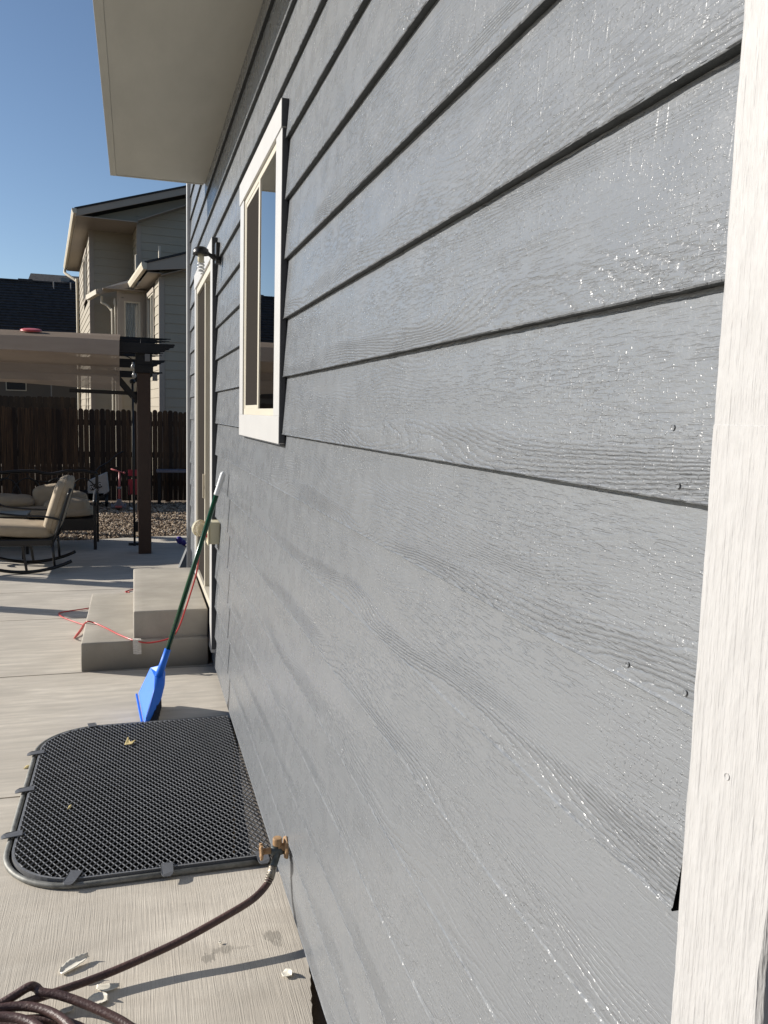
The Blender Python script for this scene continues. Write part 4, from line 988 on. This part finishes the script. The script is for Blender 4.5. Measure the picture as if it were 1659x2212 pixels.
# lower block (x 0..HXR, y 0..3), bay wall at y=2.2, upper block face B at y=3, face A at y=4, west wall x=-1.05
a = MB(); lap(a, 'y', 0, .09, HXR, .2, 4.22, 1); a.quad((.0, .002, 0), (HXR, .002, 0), (HXR, .002, 4.2), (0, .002, 4.2)); NB_(a, 'wall', 'n_lap')
a = MB(); lap(a, 'x', 0, .0, 2.2, .2, 4.08, 1, hole=[(.72, 2.03, 2.75, 4.02)]); NB_(a, 'wall', 'n_lap')
a = MB(); lap(a, 'y', 2.2, -.56, 0, .2, 4.1, 1, hole=[(-.50, -.10, 2.75, 3.92)]); NB_(a, 'wall', 'n_lap')
sl_ = (6.47-5.72)/(.95+1.41)
def gx(z): return -.10 if z < 5.60 else max(-1.0, -1.41+(z+.178+.13-5.70)/sl_)
a = MB(); lap(a, 'y', 3.0, -1.05, 3.2, 4.2, 7.05, 1, slope=gx)
a.quad((-1.0, 3.0, 5.60), (3.2, 3.0, 5.60), (3.2, 3.0, 5.56+sl_*(3.2+1.41)), (-1.0, 3.0, 5.57+sl_*.41)); a.box(3.2, 3.0, 0, HXR, 3.05, 5.7); NB_(a, 'wall', 'n_lap')
a = MB(); lap(a, 'x', -.10, 3.0, 4.0, 4.0, 5.62, 1); NB_(a, 'wall', 'n_lap')
a = MB(); lap(a, 'y', 4.0, -.98, -.10, .2, 5.62, 1); NB_(a, 'wall', 'n_lap')
a = MB(); lap(a, 'x', -1.05, 4.0, 9.75, .2, 5.60, 1, hole=[(5.15, 6.95, 4.25, 5.45)]); NB_(a, 'wall', 'n_lap')
a = MB(); a.box(-1.045, 9.7, 0, HXR, 9.75, 5.6); a.box(HXR, 0, 0, HXR+.05, 9.75, 6.5); NB_(a, 'wall', 'n_lap')
a = MB(); a.box(.02, .03, 4.21, HXR, 3.0, 4.22); a.box(-.09, 3.03, .1, -.07, 3.98, 5.6); NB_(a, 'floor', 'room')
for (x0, y0, x1, y1, z0, z1) in ((0-.02, -.02, .085, .07, 0, 4.08), (-.12, 2.98-.0, -.02, 3.06, 4.1, 5.62), (-1.07, 3.98, -.97, 4.08, 0, 5.62), (-.61, 2.17, -.52, 2.28, .5, 4.08), (-.085, 2.17, -.022, 2.21, .2, 4.08), (-.52, 2.175, -.085, 2.215, 3.92, 4.0)):
    a = MB(); a.box(x0, y0, z0, x1, y1, z1); NB_(a, 'corner_trim', 'n_trim')
# windows
def nwin(ax, pos, a0, a1, z0, z1, curtain=True, mull=True):
    a = MB(); t = .06
    def bx(u0, v0, u1, v1, d0, d1, mb):
        if ax == 'y': mb.box(u0, pos+d0, v0, u1, pos+d1, v1)
        else: mb.box(pos+d0, u0, v0, pos+d1, u1, v1)
    bx(a0-t, z0-t, a0, z1+t, -.03, 0, a); bx(a1, z0-t, a1+t, z1+t, -.03, 0, a); bx(a0, z0-t, a1, z0, -.03, 0, a); bx(a0, z1, a1, z1+t*1.4, -.03, 0, a)
    w = NB_(a, 'window', 'n_trim')
    a = MB(); bx(a0, z0, a0+.035, z1, -.012, .02, a); bx(a1-.035, z0, a1, z1, -.012, .02, a); bx(a0+.035, z0, a1-.035, z0+.035, -.012, .02, a); bx(a0+.035, z1-.035, a1-.035, z1, -.012, .02, a)
    if mull: bx((a0+a1)/2-.02, z0+.035, (a0+a1)/2+.02, z1-.035, -.012, .02, a)
    NB_(a, 'frame', 'vinyl', w)
    a = MB()
    if ax == 'y': a.quad((a0+.035, pos+.006, z0+.035), (a1-.035, pos+.006, z0+.035), (a1-.035, pos+.006, z1-.035), (a0+.035, pos+.006, z1-.035))
    else: a.quad((pos+.006, a0+.035, z0+.035), (pos+.006, a1-.035, z0+.035), (pos+.006, a1-.035, z1-.035), (pos+.006, a0+.035, z1-.035))
    NB_(a, 'pane', 'glass', w)
    if curtain:
        a = MB(); n_ = 24
        for k in range(n_):
            u0 = a0+(a1-a0)*k/n_; u1 = a0+(a1-a0)*(k+1)/n_; d0 = .05+.012*math.sin(k*1.9); d1 = .05+.012*math.sin((k+1)*1.9)
            if ax == 'y': a.quad((u0, pos+d0, z0), (u1, pos+d1, z0), (u1, pos+d1, z1), (u0, pos+d0, z1))
            else: a.quad((pos+d0, u0, z0), (pos+d1, u1, z0), (pos+d1, u1, z1), (pos+d0, u0, z1))
        NB_(a, 'curtain', 'curtain', w)
    return w
nwin('y', 2.2, -.47, -.13, 2.80, 3.85, True, False)
nwin('x', 0, .82, 1.95, 2.80, 3.92, True)
nwin('x', -1.05, 5.25, 6.85, 4.30, 5.35, False)
nwin('x', -1.05, 5.25, 6.3, 1.2, 2.3, False)
# roofs
a = MB(); sl_ = (6.47-5.72)/(.95+1.41)
def rz(x): return 5.70+sl_*(x+1.41)
a.prism([(-1.42, rz(-1.42)+.02), (3.2, rz(3.2)+.02), (3.2, rz(3.2)+.06), (-1.42, rz(-1.42)+.06)], 2.58, 10.4, 'y')
a.prism([(3.2, rz(3.2)+.02), (7.2, rz(3.2)-1.2), (7.2, rz(3.2)-1.15), (3.2, rz(3.2)+.06)], 2.58, 10.4, 'y')
NB_(a, 'roof', 'shingle')
a = MB(); a.prism([(-1.40, rz(-1.40)-.12), (3.2, rz(3.2)-.13), (3.2, rz(3.2)+.018), (-1.40, rz(-1.40)+.018)], 2.60, 2.64, 'y'); NB_(a, 'rake_board', 'n_trim')
a = MB(); a.box(-1.34, 2.641, 5.60, -.96, 10.35, 5.615); a.box(-.959, 2.641, 5.60, -.12, 3.99, 5.615); a.prism([(-.12, 5.64), (3.2, rz(3.2)-.10), (3.2, rz(3.2)-.09), (-.12, 5.655)], 2.641, 2.98, 'y'); NB_(a, 'soffit', 'n_trim')
a = MB(); a.box(-1.375, 2.66, 5.60, -1.342, 10.35, 5.73); NB_(a, 'fascia', 'n_trim')
a = MB(); a.prism([(-1.376, 5.63), (-1.376, 5.73), (-1.47, 5.735), (-1.47, 5.69), (-1.44, 5.63)], 2.55, 10.40, 'y'); g1_ = NB_(a, 'gutter', 'n_gutter')
a = MB(); a.tube(spline([(-1.43, 10.2, 5.62), (-1.43, 10.15, 5.50), (-1.30, 9.95, 5.38), (-1.15, 9.78, 5.25), (-1.12, 9.74, 5.10), (-1.12, 9.72, 3.0), (-1.12, 9.72, .2)]), .04, 8); NB_(a, 'downspout', 'n_gutter')
# lower shed roof
s2 = (4.52-4.27)/(.49+.27)
def rz2(x): return 4.27+s2*(x+.27)
a = MB()
a.prism([(-.32, rz2(-.32)), (2.4, rz2(2.4)), (2.4, rz2(2.4)+.04), (-.32, rz2(-.32)+.04)], -.32, 2.42, 'y')
a.prism([(2.4, rz2(2.4)), (HXR+.3, rz2(2.4)), (HXR+.3, rz2(2.4)+.04), (2.4, rz2(2.4)+.04)], -.32, 2.98, 'y')
a.quad((-.32, 2.42, rz2(-.32)+.03), (.0, 2.98, 4.60), (-.10, 3.9, 4.60), (-.95, 3.3, 4.18)); a.quad((-.32, 2.42, rz2(-.32)+.03), (-.95, 2.42, 4.08), (-.95, 3.3, 4.18))
a.quad((-.95, 2.42, 4.08), (-1.2, 2.9, 4.00), (-1.0, 3.98, 4.25), (-.95, 3.3, 4.18))
NB_(a, 'roof', 'shingle')
a = MB(); a.prism([(-.27, rz2(-.27)-.13), (HXR+.2, rz2(2.4)-.13), (HXR+.2, rz2(2.4)-.002), (2.4, rz2(2.4)-.002), (-.27, rz2(-.27)-.002)], -.30, -.26, 'y'); NB_(a, 'rake_board', 'n_trim')
a = MB(); a.box(-.25, -.259, 4.11, .02, 2.38, 4.12); a.prism([(.0, 4.08), (2.4, 4.86), (2.4, 4.87), (.0, 4.09)], -.259, -.02, 'y'); a.box(-.90, 2.0, 4.06, -.02, 2.36, 4.07) ; NB_(a, 'soffit', 'n_trim')
a = MB(); a.prism([(-.275, 4.15), (-.275, 4.27), (-.37, 4.275), (-.37, 4.23), (-.34, 4.15)], -.33, 2.36, 'y'); NB_(a, 'gutter', 'n_gutter')
a = MB(); a.bar((-.32, 2.37, 4.21), (-.98, 2.37, 4.02), .10, .11); NB_(a, 'gutter', 'n_trim')
a = MB(); a.bar((-.98, 2.37, 4.02), (-1.16, 2.75, 3.93), .10, .10); NB_(a, 'gutter', 'n_gutter')
a = MB(); a.tube(spline([(-.90, 2.45, 3.95), (-.90, 2.45, 3.82), (-.80, 2.40, 3.76), (-.72, 2.35, 3.66), (-.70, 2.30, 3.5), (-.70, 2.30, 2.0), (-.70, 2.30, .3)]), .028, 8); NB_(a, 'downspout', 'n_gutter')
a = MB(); a.tube(spline([(-.66, 2.27, 3.78), (-.64, 2.25, 3.60), (-.64, 2.25, .3)]), .022, 8); NB_(a, 'downspout', 'n_gutter')
for (x, y, z0, z1) in ((.20, 1.6, 4.4, 4.95), (-.20, 2.3, 4.25, 4.85)):
    a = MB(); a.tube([(x, y, z0), (x, y, z1)], .025, 8); NB_(a, 'vent_pipe', 'n_gutter')

# far house on the left: huge dark shingle roof
fh = empty('far_house', 'farther house on the left with a broad dark shingle roof', 'house', (-3.5, 30, 0))
K_ = dict(par=fh)
a = MB(); a.box(-12, 28.9, 0, -1.0, 29.0, 2.9); a.box(-12, 29, 0, -11.9, 36, 2.9); L(a, 'wall', 'f_lap', **K_)
# shingled slope as stepped courses
a = MB(); n_ = 30
for k in range(n_):
    y0, y1 = 28.4+(31.5-28.4)*k/n_, 28.4+(31.5-28.4)*(k+1)/n_; z0, z1 = 2.75+(5.83-2.75)*k/n_, 2.75+(5.83-2.75)*(k+1)/n_
    x = -12.0; r2 = random.Random(k)
    while x < -1.6:
        w_ = r2.uniform(.15, .32); d = r2.choice((.0, .0, .012, .02)); a.quad((x, y0-.02, z0+d+.03), (x+w_, y0-.02, z0+d+.03), (x+w_, y1, z1+.008), (x, y1, z1+.008)); a.quad((x, y0-.02, z0+d+.03), (x+w_, y0-.02, z0+d+.03), (x+w_, y0, z0), (x, y0, z0)); x += w_
a.quad((-12, 31.5, 5.84), (-1.6, 31.5, 5.84), (-1.6, 35, 2.8), (-12, 35, 2.8)); L(a, 'roof', 'shingle', **K_)
a = MB(); a.box(-4.2, 31.4, 5.80, -3.75, 31.6, 5.90); a.box(-12, 31.42, 5.82, -1.6, 31.58, 5.87); L(a, 'ridge_cap', 'shingle', **K_)
a = MB(); a.prism([(31.6, 5.2), (35, 6.62), (38.4, 5.2), (38.4, 5.1), (31.6, 5.1)], -4.18, -1.5, 'x'); L(a, 'roof', 'shingle', **K_)
a = MB(); a.prism([(31.6, 3.0), (31.65, 5.15), (35, 6.55), (38.3, 5.15), (38.3, 3.0)], -4.0, -1.5, 'x'); L(a, 'gable_wall', 'f_lap', **K_)
a = MB(); a.box(-4.33, 28.87, 2.05, -3.72, 28.899, 2.36); fw = L(a, 'window', 'vinyl', **K_)
q = MB(); q.box(-4.30, 28.855, 2.08, -3.75, 28.869, 2.33); q = q.build('pane', 'badge', None); q.data.transform(Matrix.Translation(-fh.location)); q.parent = fw
for (x, z0, z1, y) in ((-3.05, 5.6, 5.85, 31.2), (-2.5, 5.6, 5.85, 31.2), (-2.95, 1.6, 2.35, 28.5)):
    a = MB(); a.tube([(x, y, z0), (x, y, z1)], .02, 8); L(a, 'vent_pipe', 'vent', **K_)
a = MB(); a.box(-3.05, 34.2, 6.28, -2.75, 34.5, 6.42); L(a, 'roof_vent', 'vent', **K_)
# unseen house added behind the camera to block sky light
oh = empty('sky_blocking_house', 'unseen brown house added behind the camera to block sky light', 'house', (-8, -12, 0))
a = MB(); a.box(-24, -20, 0, 6, -9, 6.2); L(a, 'wall', 'f_lap', par=oh)
a = MB(); a.prism([(-21, 6.2), (-14.5, 9.2), (-8, 6.2)], -24.6, 6.6, 'x'); L(a, 'roof', 'shingle', par=oh)
a = MB()
for x in (-20, -15, -10, -5): a.box(x, -9.02, 1.0, x+1.2, -8.99, 2.3)
L(a, 'window', 'vinyl', par=oh)
# seat the house's own origin at its base without moving any part
house.location = (3.5, 3.9, 0)
for ch in list(house.children): ch.location = Vector(ch.location)-house.location
